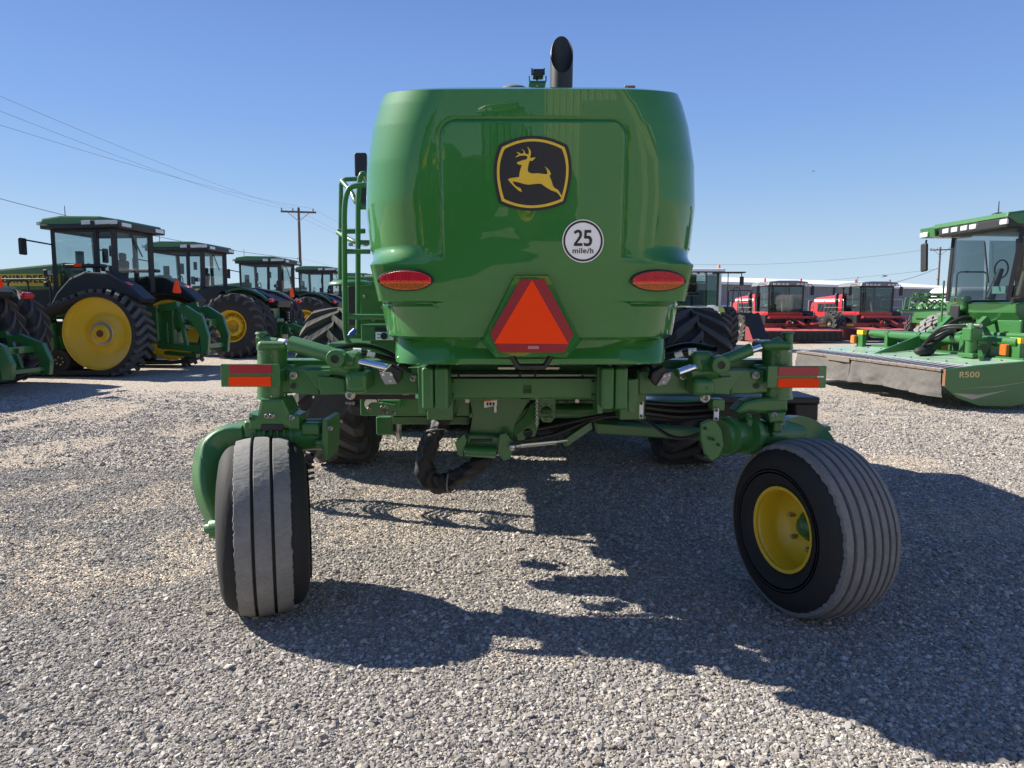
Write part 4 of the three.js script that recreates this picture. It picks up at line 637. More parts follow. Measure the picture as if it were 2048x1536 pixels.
      mesh('wheel_arch', E(arc, .62, .02).translate(0, 0, s > 0 ? .72 : -1.34), M.green, o);
      mesh('tail_lamp', RB(-1.12, 1.98, s * 1.4, .12, .12, .3, .03, 0, 0, .7), M.redLens, o);
      mesh('side_panel', box2(x0 + .06, xm + .1, 1.6, 2.32, s * .78, s * .97, .04), M.green, o);
    }
  }
  if (!tracks) mesh('rear_deck', [E([[-1.05, 1.75], [x0 - .1, 2.1], [x0 - .1, 2.3], [-.4, 2.25], [-1.1, 1.95]], 1.3, .05).translate(0, 0, -.65)], M.plastic, o);
  mesh('slow_vehicle_sign', E([[-.18, 0], [.18, 0], [.22, .06], [.05, .36], [-.05, .36], [-.22, .06]], .02, .004).rotateY(-Math.PI / 2).translate(tracks ? -.78 : -1.22, 2.12, .35), M.orange, o);
  // hitch
  const arms = []; const hs = tracks ? 1 : .66; for (const s of [-1, 1]) arms.push(bar(V(-.6, .72, s * .35), V(-1.9, .62, s * .55), .10, .16), bar(V(-.75, 1.7, s * .42), V(-1.3, 1.78, s * .5), .14, .2), bar(V(-1.3, 1.75, s * .5), V(-1.5, .66, s * .52), .09, .09), E([[-1.45, 1.55], [-1.25, 1.72], [-1.55, 1.78], [-2.0, 1.5], [-2.15, .95], [-2.1, .5], [-1.92, .5], [-1.9, 1.0], [-1.72, 1.3]], .13, .015).translate(0, 0, s * .55 - .065));
  mesh('hitch', [...arms, bar(V(-.8, 1.35, 0), V(-1.9, 1.3, 0), .12, .14), B(-1.75, 1.32, 0, .16, .2, 1.1), B(-1.95, .7, 0, .14, .12, 1.15), box2(-1.05, -.6, .6, 1.7, -.34, .34, .05), bar(V(-.6, .5, 0), V(-1.5, .42, 0), .2, .1), box2(-1.25, -1.0, 1.15, 1.6, -.3, .3, .03)].map(q => q.scale(1, hs, 1)), M.green, o);
  mesh('hitch_hoses', [-.2, -.1, .05, .18].map((z, i) => hose([V(-1.0, 1.7 - i * .1, z), V(-1.2, 1.55, z), V(-1.15, 1.2, z + .1), V(-.95, 1.0, z)], .02, 6, 16)), M.blackSatin, o);
  mesh('hydraulic_coupler', [0, 1, 2, 3].map(i => C(V(-1.24, 1.25 + .1 * i, -.2), V(-1.30, 1.25 + .1 * i, -.2), .035)), M.zinc, o);
  // running gear
  const wheel = (x, y, z, r, W, rim, name = 'wheel', lug = true, dish = 1) => { const w = new THREE.Group(); w.name = name; w.position.set(x, y, z); if (z > 0) w.rotation.y = Math.PI; o.add(w); return w; };
  if (tracks) {
    for (const s of [-1, 1]) {
      const zc = s * 1.62, w = .74, S = [0, 1.08, .91], F = [2.75, .60, .46], th = .10;
      const g = wheel(0, 0, 0, 0, 0, 0, 'track_assembly'); g.rotation.y = 0; g.position.set(0, 0, zc);
      const loop = off => { const a = [], r1 = S[2] + off, r2 = F[2] + off, dx = F[0] - S[0], dy = F[1] - S[1], D = Math.hypot(dx, dy), base = Math.atan2(dy, dx), al = Math.acos((r1 - r2) / D); for (let i = 0; i <= 24; i++) { const t = base + al + (2 * Math.PI - 2 * al) * i / 24; a.push([S[0] + r1 * Math.cos(t), Math.max(S[1] + r1 * Math.sin(t), .10 - off)]); } for (let i = 0; i <= 14; i++) { const t = base - al + 2 * al * i / 14; a.push([F[0] + r2 * Math.cos(t), Math.max(F[1] + r2 * Math.sin(t), .10 - off)]); } return a; };
      const oL = loop(th), iL = loop(0), hole = new THREE.Path(); iL.forEach((p, i) => i ? hole.lineTo(...p) : hole.moveTo(...p)); hole.closePath();
      const lugs = [], belt = [E(oL, w, .005, [hole]).translate(0, 0, -w / 2)];
      const P = oL.concat([oL[0]]); let acc = 0, next = 0; for (let i = 0; i < P.length - 1; i++) { const dx = P[i + 1][0] - P[i][0], dy = P[i + 1][1] - P[i][1], l = Math.hypot(dx, dy); if (l < 1e-4) continue; while (next < acc + l) { const t = (next - acc) / l, x = P[i][0] + dx * t, y = P[i][1] + dy * t, an = Math.atan2(dy, dx); if (y > .12) for (const k of [-1, 1]) { const b = new THREE.BoxGeometry(.10, .11, w * .52).rotateY(k * .5); b.translate(k * .05 + (k > 0 ? .1 : 0), -.035, k * w * .24); b.rotateZ(an).translate(x, y, 0); lugs.push(b); } next += .21; } acc += l; }
      mesh('track_belt', belt, M.lugged, g); mesh('tread_lugs', lugs, M.lugTop, g);
      mesh('drive_wheel', [L([[S[2] - .02, -w * .46], [S[2] + .0, -w * .46], [S[2] - .01, -w * .42], [S[2] - .035, -w * .30], [S[2] - .10, -w * .26], [S[2] - .14, -w * .24], [S[2] * .60, -w * .06], [S[2] * .54, -w * .05], [.34, -w * .12], [.32, -w * .17], [.30, -w * .22], [.22, -w * .23], [.21, -w * .3], [.16, -w * .31], [.001, -w * .31]], 64).translate(S[0], S[1], 0)].map(q => s > 0 ? q.scale(1, 1, -1) : q), M.yellow, g);
      if (s > 0) mesh('drive_wheel', L([[S[2] - .03, -w * .44], [S[2] - .06, -w * .3], [.3, -w * .1], [.001, -w * .1]], 48).translate(S[0], S[1], 0), M.yellow, g);
      mesh('hub', [L([[.30, -w * .232], [.29, -w * .245], [.22, -w * .245]], 32).translate(S[0], S[1], 0)].map(q => s > 0 ? q.scale(1, 1, -1) : q), M.steel, g);
      mesh('hub_cap', L([[.09, -w * .31], [.085, -w * .335], [.001, -w * .34]], 24).translate(S[0], S[1], 0), std([.12, .05, .02], .7), g);
      mesh('hub_bolts', boltRing(.155, 12, -w * .325, .016, .03).map(q => q.translate(S[0], S[1], 0)), M.yellow, g);
      mesh('idler_wheel', [L([[.02, -w * .35], [.2, -w * .35], [.22, -w * .4], [.4, -w * .42], [.47, -w * .4], [.48, w * .4], [.1, w * .4]], 40).translate(F[0], F[1], 0)], M.plastic, g);
      for (const x of [1.05, 1.75]) { mesh('roller', L([[.02, -w * .4], [.12, -w * .4], [.16, -w * .36], [.2, -w * .44], [.27, -w * .44], [.29, -w * .42], [.29, w * .42], [.1, w * .42]], 36).translate(x, .40, 0), M.rubber, g); mesh('roller_bolts', boltRing(.095, 6, -w * .41, .02, .03).map(q => q.translate(x, .40, 0)), M.zinc, g); }
      mesh('track_frame', [box2(1.0, 2.4, .6, 1.05, -.1, .16, .04), box2(1.2, 1.6, .5, 1.35, -.3, -.1, .04), box2(1.7, 2.2, .7, 1.2, -.28, -.1, .05)], M.green, g);
    }
  } else {
    const big = lugTyre(1.12, .62, .52, 20, .06, -1, .36, .075), rim = rimGeo(.52, .6, .02), outRim = [L([[.51, -.24], [.545, -.25], [.548, -.23], [.50, -.2], [.49, -.14], [.46, -.12], [.44, .06], [.36, .07], [.345, -.06], [.33, -.10], [.23, -.12], [.215, -.02], [.20, .16], [.001, .16]], 56), L([[.44, .06], [.50, .2], [.545, .25]], 48)];
    for (const x of [0, x1 + 1.55]) for (const z of [-1.95, -1.15, 1.15, 1.95]) { const w = wheel(x, 1.10, z); mesh('tyre', big[0].clone(), M.lugged, w); mesh('tread_lugs', big[1].clone(), M.lugTop, w); mesh('rim', (Math.abs(z) > 1.5 ? outRim : rim).map(q => q.clone()), M.yellow, w); if (Math.abs(z) > 1.5) mesh('wheel_bolts', [...boltRing(.29, 10, -.125, .025, .03), ...boltRing(.385, 8, .0, .028, .14)], M.yellow, w); }
  }
  return o;
}
function addTractor(o, name, x, z, turn, label, group) { o.name = numbered(name); o.position.set(x, 0, z); o.rotation.set(0, turn, 0); o.userData = { label, category: "tractor", group }; scene.add(o); return o; }
const rowG = 'green tractors parked in a row';
addTractor(makeTractor('track', true), 'track_tractor', -10.08, -19.5, Math.PI - .08, 'green track tractor with large yellow drive wheels and lettered bonnet stripe', rowG);
const wheeled = makeTractor('wheel', false);
const kin = (x, z, t, lab) => { const c = wheeled.parent ? wheeled.clone() : wheeled; addTractor(c, 'wheeled_tractor', x, z, t, lab, rowG); };
kin(-9.45, -26.4, Math.PI - .05, 'green dual-wheel tractor parked directly behind the track tractor');
kin(-11.7, -14.2, Math.PI - .02, 'green dual-wheel tractor showing only rear tyres and hitch in front of the track tractor');
kin(-9.05, -33.6, Math.PI - .04, 'green tractor second beyond the track tractor, roof below the utility pole');
kin(-8.6, -41.2, Math.PI - .04, 'green tractor third beyond the track tractor, beside the tall ladder');
kin(-8.0, -49, Math.PI - .04, 'far green tractor seen through the windrower ladder rails');
for (const [x, z, t] of [[-8, 9, .5], [-3.5, 14, .4]]) { const c = wheeled.clone(); addTractor(c, 'wheeled_tractor', x, z, t, 'green dual-wheel tractor across the yard, mirrored in the green hood', 'tractors mirrored in the hood'); }
// ------------------------------------------------------------ green windrower with mower head, to the right (local x forward)
function studTyre(R, W, r, n, h = .05) { // staggered turf-like blocks
  const q = R - r, Rc = R - h, body = L([[r, -W * .36], [r + q * .35, -W * .5], [r + q * .65, -W * .49], [Rc, -W * .38], [Rc, W * .38], [r + q * .65, W * .49], [r + q * .35, W * .5], [r, W * .36]], 56), out = [body];
  for (let k = 0; k < n; k++) for (let c = 0; c < 5; c++) { const f = 2 * Math.PI * (k + (c % 2) * .5) / n, b = new THREE.BoxGeometry(h * 2, 2 * Math.PI * R / n * .62, W * .2).rotateX((c % 2 ? 1 : -1) * .5), a = (c - 2) * W * .185; b.translate(R - h - (Math.abs(c - 2) === 2 ? .02 : 0), 0, a); out.push(b.rotateZ(f)); }
  return out;
}
{
  const g = thing('mower_windrower', 'green windrower facing sideways with pale green rotary mower head and grey curtain', 'windrower', [6.98, 0, -14.3], Math.PI + .075);
  const hwid = 2.55; // x=0 at the front edge of the head; the machine stretches to negative x
  const deckM = std([.33, .50, .36], .32, 0, { map: dust }), curtain = std([.135, .128, .12], .92, 0, { map: dust, bumpMap: cast_grain, bumpScale: .004 });
  // curtains with folds, one each side of the middle gap
  const cloth = (z0, z1) => { const nx = 110, ny = 14, pos = [], uv = [], idx = []; for (let j = 0; j <= ny; j++) for (let i = 0; i <= nx; i++) { const z = z0 + (z1 - z0) * i / nx, t = j / ny, k = .05 * t * Math.sin(z * 6.3 + Math.sin(z * 2) * 2.5) + .12 * t * (fbm(z * 4 + 20, t * 3, 512, 3) - .5); pos.push(.02 + k + .03 * t, .66 - t * (.44 + .03 * Math.sin(z * 1.3)), z); uv.push(z, t); } for (let j = 0; j < ny; j++) for (let i = 0; i < nx; i++) { const a = j * (nx + 1) + i; idx.push(a, a + 1, a + nx + 1, a + 1, a + nx + 2, a + nx + 1); } const b = new THREE.BufferGeometry(); b.setAttribute('position', new THREE.Float32BufferAttribute(pos, 3)); b.setAttribute('uv', new THREE.Float32BufferAttribute(uv, 2)); b.setIndex(idx); b.computeVertexNormals(); return b; };
  mesh('curtain', cloth(-hwid + .03, .2), curtain, g); mesh('curtain', cloth(.23, hwid - .02), curtain, g);
  mesh('curtain_rail', [box2(.0, .05, .655, .70, -hwid, hwid, .008)], std([.16, .12, .09], .6), g); mesh('curtain_lap', box2(.05, .07, .60, .69, .2, 1.1, .005), std([.17, .14, .11], .6), g);
  mesh('deck', [E([[-.52, .735], [-.52, .755], [-1.9, .86], [-1.9, .84]], hwid * 2 - .04, .002).translate(0, 0, -hwid + .02)], deckM, g);
  mesh('front_flap', E([[0, .69], [0, .702], [-.52, .752], [-.52, .738]], hwid * 2 - .04, .002).translate(0, 0, -hwid + .02), std([.40, .41, .44], .5, 0, { map: dust }), g);
  for (let i = 0; i < 26; i++) { const z = -hwid + .12 + i * .19; mesh('flap_tab', E([[0, 0], [.12, 0], [.02, .40]], .006, .001).rotateX(-Math.PI / 2).rotateY(Math.PI / 2).rotateZ(-.095).translate(-.03, .712, z), std([.10, .10, .12], .6), g); }
  for (let i = 0; i < 20; i++) mesh('rail_bolt', C(V(.045, .678, -hwid + .12 + i * .265), V(.062, .678, -hwid + .12 + i * .265), .012, .010, 6), M.zinc, g);
  for (let i = 0; i < 10; i++) for (const x of [-.62, -1.25]) mesh('deck_bolt', C(V(x, .757 - (x + .52) * .076, -hwid + .3 + i * .5), V(x, .772 - (x + .52) * .076, -hwid + .3 + i * .5), .018, .016, 8), M.plastic, g);
  mesh('deck_hinge', bar(V(-1.5, .845, -hwid + .1), V(-1.5, .845, hwid - .1), .05, .03), M.green, g);
  mesh('deck_scuff', [[-.9, -1.2, .5], [-1.2, -1.9, .3], [-.8, 1.1, .6], [-1.1, .9, .35]].map(([x, z, l]) => put(new THREE.PlaneGeometry(.035, l), x, .7625 - (x + .52) * .076, z, -Math.PI / 2 , .076, .3)), std([.30, .30, .28], .9), g);
  mesh('safety_decal', box2(-1.95, -1.85, .52, .70, -hwid - .0555, -hwid - .051), M.yellow, g);
  mesh('end_panel', E([[.0, .70], [.0, .42], [-.25, .22], [-.62, .08], [-1.2, .06], [-1.5, .12], [-2.05, .3], [-2.05, .80], [-1.7, .84], [-1.2, .80]], .05, .008).translate(0, 0, -hwid - .05), M.green, g);
  mesh('end_panel', E([[.0, .70], [.0, .42], [-.25, .22], [-.62, .08], [-1.2, .06], [-1.5, .12], [-2.05, .3], [-2.05, .80], [-1.7, .84], [-1.2, .80]], .05, .008).translate(0, 0, hwid), M.green, g);
  mesh('panel_edge', bar(V(0, .70, -hwid - .03), V(0, .42, -hwid - .03), .07, .014, V(1, 0, 0)), std([.2, .1, .05], .7), g);
  mesh('lettering', text('R500', .105, .003).scale(1.12, .92, 1).rotateY(Math.PI).translate(-.42, .61, -hwid - .053), std([.60, .52, .22], .5), g);
  mesh('panel_label', [box2(-1.62, -1.46, .66, .78, -hwid - .0535, -hwid - .051)], M.plastic, g); mesh('label_band', [box2(-1.62, -1.46, .74, .78, -hwid - .0555, -hwid - .053)], M.amberLens, g);
  mesh('scrape_mark', [E([[-.15, .30], [-.5, .19], [-1.1, .34], [-.6, .27]], .001, 0).translate(0, 0, -hwid - .0525), E([[-.1, .36], [-.9, .40], [-2.0, .56], [-.9, .41]], .001, 0).translate(0, 0, -hwid - .0525)], std([.42, .38, .30], .8), g);
  mesh('head_frame', [C(V(-1.6, 1.12, -2.2), V(-1.6, 1.12, 2.2), .09, .09, 20), box2(-2.0, -1.55, .35, .86, -2.4, 2.4, .04), ...[-1.6, -.9, .4, 1.5].map(z => box2(-1.75, -1.5, .8, 1.2, z - .06, z + .06, .02)), bar(V(-1.4, .95, -1.5), V(-1.0, .84, -2.1), .06, .08), bar(V(-1.9, 1.1, .5), V(-2.3, 1.5, .5), .12, .14), bar(V(-1.9, 1.1, -.5), V(-2.3, 1.5, -.5), .12, .14)], M.green, g);
  mesh('divider', E([[-.55, .77], [-1.7, 1.22], [-1.9, 1.22], [-1.75, .87], [-1.0, .80]], .05, .006).translate(0, 0, .35), M.green, g);
  mesh('motor_tower', [box2(-1.35, -1.1, .82, .90, -1.75, -1.35, .02), C(V(-1.22, .88, -1.55), V(-1.22, 1.18, -1.55), .10, .10, 20), box2(-1.34, -1.10, 1.12, 1.36, -1.67, -1.43, .03), C(V(-1.22, 1.36, -1.55), V(-1.22, 1.44, -1.55), .09, .07, 16)], M.green, g);
  mesh('motor_cap', [C(V(-1.22, 1.4, -1.75), V(-1.22, 1.4, -1.3), .035)], M.zinc, g);
  mesh('hydraulic_hose', [[-1.2, 1.4, -1.4, -1.6], [-1.25, 1.36, -1.3, -1.7], [-1.2, 1.3, -1.2, -1.8]].map(([x, y, z], i) => hose([V(x, y, z), V(-1.0 - .1 * i, y - .05, z + .35), V(-.9 - .06 * i, .98, z + .7), V(-1.2, .9, z + .8)], .03)), M.blackSatin, g);
  mesh('hose_boot', [ball(-.95, .88, -.65, .2, .1, .13), hose([V(-.95, .9, -.65), V(-1.4, 1.2, -.6), V(-2.0, 1.35, -.3), V(-2.4, 1.45, 0)], .055), hose([V(-.95, .9, -.6), V(-1.4, 1.3, -.5), V(-2.0, 1.5, -.2), V(-2.4, 1.5, .1)], .045)], M.cloth, g);
  for (const [x, z] of [[-1.35, 2.2], [-1.6, -2.15]]) { const m = mesh('marker_post', box2(x - .05, x + .05, .80, 1.1, z - .12, z + .12, .01), M.green, g); mesh('marker_top', box2(x - .052, x + .052, 1.1, 1.2, z - .125, z + .125, .008), M.yellow, m); mesh('marker_lamp', RB(x + .1, .98, z + .16, .09, .2, .16, .03), M.amberLens, m); }
  // tractor unit
  const y0 = 1.85, y1 = 3.1, x0 = -4.05, x1 = -2.55, hw = .93;
  mesh('chassis', [box2(-7.6, -2.9, 1.0, 1.35, -.5, .5, .04), box2(-3.4, -2.6, .75, 1.5, -1.0, 1.0, .05), C(V(-3.3, .85, -1.55), V(-3.3, .85, 1.55), .17, .17), bar(V(-2.7, 1.1, .8), V(-1.9, .9, .8), .14, .2), bar(V(-2.7, 1.1, -.8), V(-1.9, .9, -.8), .14, .2), bar(V(-2.6, 1.5, .9), V(-2.1, .75, 1.1), .07, .07), box2(-3.0, -2.5, 1.25, 1.55, .7, 1.25, .03)], M.green, g);
  mesh('lift_cylinder', [C(V(-2.7, 1.5, -.35), V(-1.8, 1.15, -.35), .045), C(V(-2.6, 1.18, -1.6), V(-2.6, 1.18, 1.6), .06)], M.green, g);
  mesh('cab_base', [E([[-2.62, y0 - .02], [-2.48, y0 - .06], [-2.5, 1.62], [-2.62, 1.45], [-4.1, 1.4], [-4.1, y0 - .02]], 1.95, .04).translate(0, 0, -.975), RB(-2.5, 1.80, 0.55, .22, .34, .5, .09)], M.green, g);
  mesh('base_recess', RB(-2.44, 1.62, .55, .16, .34, .3, .05), M.plastic, g);
  const em = mesh('badge', E([[-.05, -.055], [.05, -.055], [.06, 0], [.05, .055], [-.05, .055], [-.06, 0]], .008, .001).rotateY(Math.PI / 2).translate(-2.39, 1.88, .55), M.logoYellow, g); mesh('badge_face', E([[-.04, -.045], [.04, -.045], [.05, 0], [.04, .045], [-.04, .045], [-.05, 0]], .004, .0005).rotateY(Math.PI / 2).translate(-2.3835, 1.88, .55), M.logoBlack, em);
  mesh('cab_frame', [[x1, -hw, .08], [x1, hw, .08], [x0, -hw, .12], [x0, hw, .12]].map(([x, z, w]) => bar(V(x + (x === x1 ? .12 : 0), y0, z * .9), V(x, y1 + .1, z), w, w)).concat([B((x0 + x1) / 2, y0, -hw * .9, x1 - x0, .08, .07), B((x0 + x1) / 2, y0, hw * .9, x1 - x0, .08, .07), bar(V(x0 + .75, y0, -hw * .92), V(x0 + .75, y1, -hw), .05, .07)]), M.plastic, g);
  { const q = (name, pts) => { const pos = []; for (let i = 1; i < pts.length - 1; i++) pos.push(...pts[0], ...pts[i], ...pts[i + 1]); const b = new THREE.BufferGeometry(); b.setAttribute('position', new THREE.Float32BufferAttribute(pos, 3)); b.computeVertexNormals(); mesh(name, b, M.darkGlass, g); };
    const bowed = []; const nseg = 12, P = []; for (let j = 0; j <= 1; j++) for (let i = 0; i <= nseg; i++) { const t = i / nseg * 2 - 1; P.push(V(x1 + (j ? .02 : .14) + .14 * (1 - t * t), j ? y1 + .1 : y0, hw * (j ? 1 : .9) * t)); } for (let i = 0; i < nseg; i++) for (const k of [0, 1, nseg + 1, 1, nseg + 2, nseg + 1]) bowed.push(...P[i + k].toArray()); const b = new THREE.BufferGeometry(); b.setAttribute('position', new THREE.Float32BufferAttribute(bowed, 3)); mesh('windshield', mergeVertices(b), M.darkGlass, g);
    for (const s of [-1, 1]) { q('door_pane', [[x0 + .8, y0 + .05, s * hw * .93], [x1 + .05, y0 + .05, s * hw * .93], [x1 - .02, y1 + .05, s * hw], [x0 + .8, y1 + .05, s * hw]]); q('side_pane', [[x0 + .08, y0 + .05, s * hw * .93], [x0 + .7, y0 + .05, s * hw * .93], [x0 + .7, y1 + .05, s * hw], [x0 + .06, y1 + .05, s * hw]]); } }
  mesh('cab_rear_wall', B(x0 - .02, (y0 + y1) / 2, 0, .05, y1 - y0, 1.6), M.grey, g);
  mesh('seat', [RB(-3.45, 2.1, .1, .5, .14, .5, .05), RB(-3.72, 2.5, .1, .15, .75, .48, .06), B(-3.5, 1.95, .1, .3, .3, .3)], M.seat, g); mesh('seat_cover', RB(-3.2, 2.2, -.35, .3, .6, .12, .05, 0, 0, .2), M.grey, g);
  mesh('steering_wheel', [put(new THREE.TorusGeometry(.18, .016, 8, 24), -3.0, 2.5, .1, 1.2, Math.PI / 2, 0), C(V(-3.0, 2.5, .1), V(-2.8, 1.9, .1), .05, .09)], M.plastic, g);
  mesh('windshield_notice', B(-2.46, 2.06, -.55, .004, .14, .30, 0, .12, 0), std([.32, .62, .58], .6), g);
  const rf = mesh('roof', [E([[x1 + .42, y1 + .30], [x1 + .40, y1 + .38], [x1 - .2, y1 + .46], [x0, y1 + .48], [x0 - .3, y1 + .36], [x0 - .3, y1 + .14], [x1 + .2, y1 + .16]], 2.1, .04).translate(0, 0, -1.05), E([[x1 + .38, y1 + .14], [x1 + .40, y1 + .34], [x1 - .3, y1 + .36], [x1 - .5, y1 + .14]], .5, .04).translate(0, 0, 1.02)], M.green, g);
  mesh('roof_front', [box2(x1 + .05, x1 + .40, y1 + .1, y1 + .31, -1.04, .9, .05)], M.plastic, rf);
  for (const z of [-.95, -.15, .1, .38, .64]) mesh('roof_lamp', RB(x1 + .40, y1 + .21, z, .05, .1, .19, .02), M.lens, rf);
  mesh('roof_lamp', RB(x1 + .41, y1 + .2, 1.33, .04, .11, .26, .02), M.lens, rf);
  mesh('antenna', [C(V(x1 - .3, y1 + .45, .1), V(x1 - .3, y1 + .75, .1), .012, .008, 6), ball(x1 - .3, y1 + .48, .1, .12, .05, .12, 12), C(V(x0, y1 + .45, -.6), V(x0, y1 + 1.1, -.55), .006, .004, 5)], M.plastic, g);
  mesh('mirror', [RB(x1 + .3, 2.82, 1.44, .07, .62, .2, .05, .08), C(V(x1 + .3, 3.2, 1.4), V(x1 + .3, 3.05, 1.44), .02)], M.plastic, g);
  mesh('wiper', bar(V(x1 + .26, y1 - .1, -.3), V(x1 + .28, y1 - .9, -.5), .02, .03), M.plastic, g);
  mesh('engine_hood', [E([[-7.6, 1.35], [-7.7, 2.2], [-7.3, 2.7], [-4.3, 2.8], [-4.2, 1.35]], 1.6, .1).translate(0, 0, -.8)], M.green, g);
  mesh('handrail', [pipe([V(-2.9, 1.5, 1.25), V(-2.9, 2.5, 1.25), V(-3.6, 2.5, 1.25), V(-3.6, 1.5, 1.25)], .02, .1, 8), pipe([V(-2.5, 1.4, 1.1), V(-2.5, 2.3, 1.1)], .02, .1, 8)], M.green, g);
  const st = studTyre(.82, .62, .36, 22);
  for (const [x, r, z] of [[-3.3, 1, 1.9], [-3.3, 1, -1.9], [-7.0, .6, 1.4], [-7.0, .6, -1.4]]) { const w = new THREE.Group(); w.name = 'wheel'; w.position.set(x, .8 * r, z); w.scale.setScalar(r); if (z > 0) w.rotation.y = Math.PI; g.add(w); mesh('tyre', st[0].clone(), M.lugTop, w); mesh('tread_blocks', st.slice(1).map(q => q.clone()), M.wornRubber, w); mesh('rim', rimGeo(.36, .55, .1), M.yellow, w); }
}
// ------------------------------------------------------------ red windrowers (local z forward, towards the camera)
function redWindrower() {
  const o = new THREE.Group(), y0 = 1.55, y1 = 2.98, hw = .95, zf = 1.0, zb = -.7;
  mesh('chassis', [box2(-.9, .9, .8, 1.3, -5.0, .8, .05), C(V(-1.5, .75, -.2), V(1.5, .75, -.2), .16, .16), box2(-1.1, 1.1, .95, 1.45, -.6, 1.0, .05), ...[-.5, .5].map(x => bar(V(x, 1.0, .9), V(x, .7, 2.1), .12, .16))], M.plastic, o);
  const h = mesh('engine_hood', [E([[.75, 1.3], [4.3, 1.2], [4.55, 1.5], [4.45, 2.1], [3.9, 2.45], [1.0, 2.62], [.75, 2.5]], 1.7, .08).rotateY(Math.PI / 2).translate(-.85, 0, 0).rotateY(0)], M.red, o);
  for (const s of [-1, 1]) { mesh('vent', box2(s * .852, s * .87, 1.6, 2.1, -3.6, -1.4), M.plastic, h); for (let i = 0; i < 5; i++) mesh('louvre', B(s * .875, 1.85, -1.7 - i * .42, .03, .5, .06, .5), M.blackSatin, h); mesh('white_stripe', box2(s * .853, s * .862, 2.2, 2.36, -4.0, -1.2), M.white, h); }
  mesh('rear_grille', box2(-.9, .9, 1.1, 2.3, -4.75, -4.6, .1), M.grey, o);
  const xs = hw;
  mesh('cab_base', [box2(-.98, .98, 1.42, 1.62, -.75, 1.02, .05), E([[-.9, 1.45], [.9, 1.45], [.8, 1.3], [.2, 1.34], [-.8, 1.28]], .06, .01).translate(0, 0, 1.0)], M.red, o);
  mesh('cab_frame', [[-xs, zf], [xs, zf], [-xs, zb], [xs, zb]].map(([x, z]) => bar(V(x * .97, y0, z), V(x, y1, z), .08, .08)).concat([B(0, y1, zf, 1.95, .1, .1), bar(V(-xs * .75, y0, zf + .12), V(-xs * .78, y1, zf + .1), .04, .04)]), M.plastic, o);
  const pane = (n, w, hh, x, y, z, ry) => mesh(n, B(x, y, z, w, hh, .008, 0, ry, 0), M.glassTint, o);
  pane('windshield', 1.8, 1.36, 0, 2.27, zf + .02, 0); pane('side_pane', 1.6, 1.36, -xs, 2.27, .15, Math.PI / 2); pane('side_pane', 1.6, 1.36, xs, 2.27, .15, Math.PI / 2);
  mesh('cab_rear_wall', B(0, 1.75, zb - .02, 1.8, .4, .04), M.grey, o); pane('rear_pane', 1.8, 1.0, 0, 2.45, zb - .02, 0);
  mesh('seat', [RB(0, 1.85, .0, .5, .14, .5, .05), RB(0, 2.3, -.28, .5, .8, .14, .06)], M.seat, o); mesh('second_seat', [RB(-.55, 1.95, .1, .34, .12, .4, .05), RB(-.55, 2.3, -.15, .34, .55, .1, .05)], std([.36, .35, .30], .8), o); mesh('steering_column', [C(V(0, 1.6, .7), V(0, 2.25, .5), .07, .05), put(new THREE.TorusGeometry(.18, .02, 6, 20), 0, 2.28, .48, -1.0, 0, 0)], std([.30, .30, .28], .7), o);
  const rf = mesh('roof', [E([[-1.12, 3.02], [1.12, 3.02], [1.05, 3.2], [.5, 3.27], [-.5, 3.27], [-1.05, 3.2]], 2.3, .05).translate(0, 0, -1.0)], std([.17, .19, .20], .45), o);
  for (const x of [-.78, -.55, -.32, -.1, .5, .72, .94]) mesh('roof_lamp', RB(x, 3.08, 1.33, .17, .10, .05, .03), M.lens, rf);
  for (const s of [-1, 1]) { mesh('beacon', [C(V(s * 1.0, 3.2, .6), V(s * 1.0, 3.4, .6), .05, .045)], M.redLens, rf); mesh('mirror', [RB(s * 1.5, 2.75, .9, .2, .5, .1, .05), pipe([V(s * 1.0, 3.08, .9), V(s * 1.45, 3.1, .9), V(s * 1.5, 2.9, .9)], .02, .08, 6)], M.plastic, o); }
  mesh('platform', [box2(1.0, 1.75, 1.28, 1.36, -1.2, .9, .02)], M.plastic, o);
  mesh('guard_rail', [pipe([V(1.65, 1.36, .85), V(1.65, 2.3, .85), V(1.65, 2.3, -1.1), V(1.65, 1.36, -1.1)], .022, .06, 8), pipe([V(1.65, 1.85, .85), V(1.65, 1.85, -1.1)], .018), pipe([V(1.65, 2.3, .85), V(1.05, 2.3, .85)], .018), pipe([V(1.65, 1.85, .85), V(1.05, 1.85, .85)], .018), pipe([V(-1.0, 1.4, .4), V(-1.55, 1.4, .4), V(-1.55, 2.3, .4), V(-1.55, 2.3, -1.6), V(-1.55, 1.5, -1.6)], .022, .06, 8), pipe([V(-1.55, 1.85, .4), V(-1.55, 1.85, -1.6)], .018)], M.steel, o);
  mesh('air_cleaner', [C(V(-1.2, 1.5, -.9), V(-1.2, 2.55, -.9), .09), C(V(-1.2, 2.55, -.9), V(-1.2, 2.66, -.9), .13, .1)], M.plastic, o);
  const st = studTyre(.84, .66, .38, 18);
  for (const [x, z, r] of [[-1.75, -.2, 1], [1.75, -.2, 1], [-1.3, -3.9, .62], [1.3, -3.9, .62]]) { const w = new THREE.Group(); w.name = 'wheel'; w.position.set(x, .82 * r, z); w.scale.setScalar(r); w.rotation.y = x < 0 ? Math.PI / 2 : -Math.PI / 2; o.add(w); mesh('tyre', st[0].clone(), M.lugged, w); mesh('tread_blocks', st.slice(1).map(q => q.clone()), M.lugTop, w); mesh('rim', rimGeo(.38, .55, .05), M.zinc, w); }
  // mower head
  mesh('head_deck', [E([[-.3, .80], [1.3, .66], [1.3, .62], [-.3, .76]], 4.3, .005).rotateY(-Math.PI / 2).translate(2.15, 0, 1.6)], M.sunred, o);
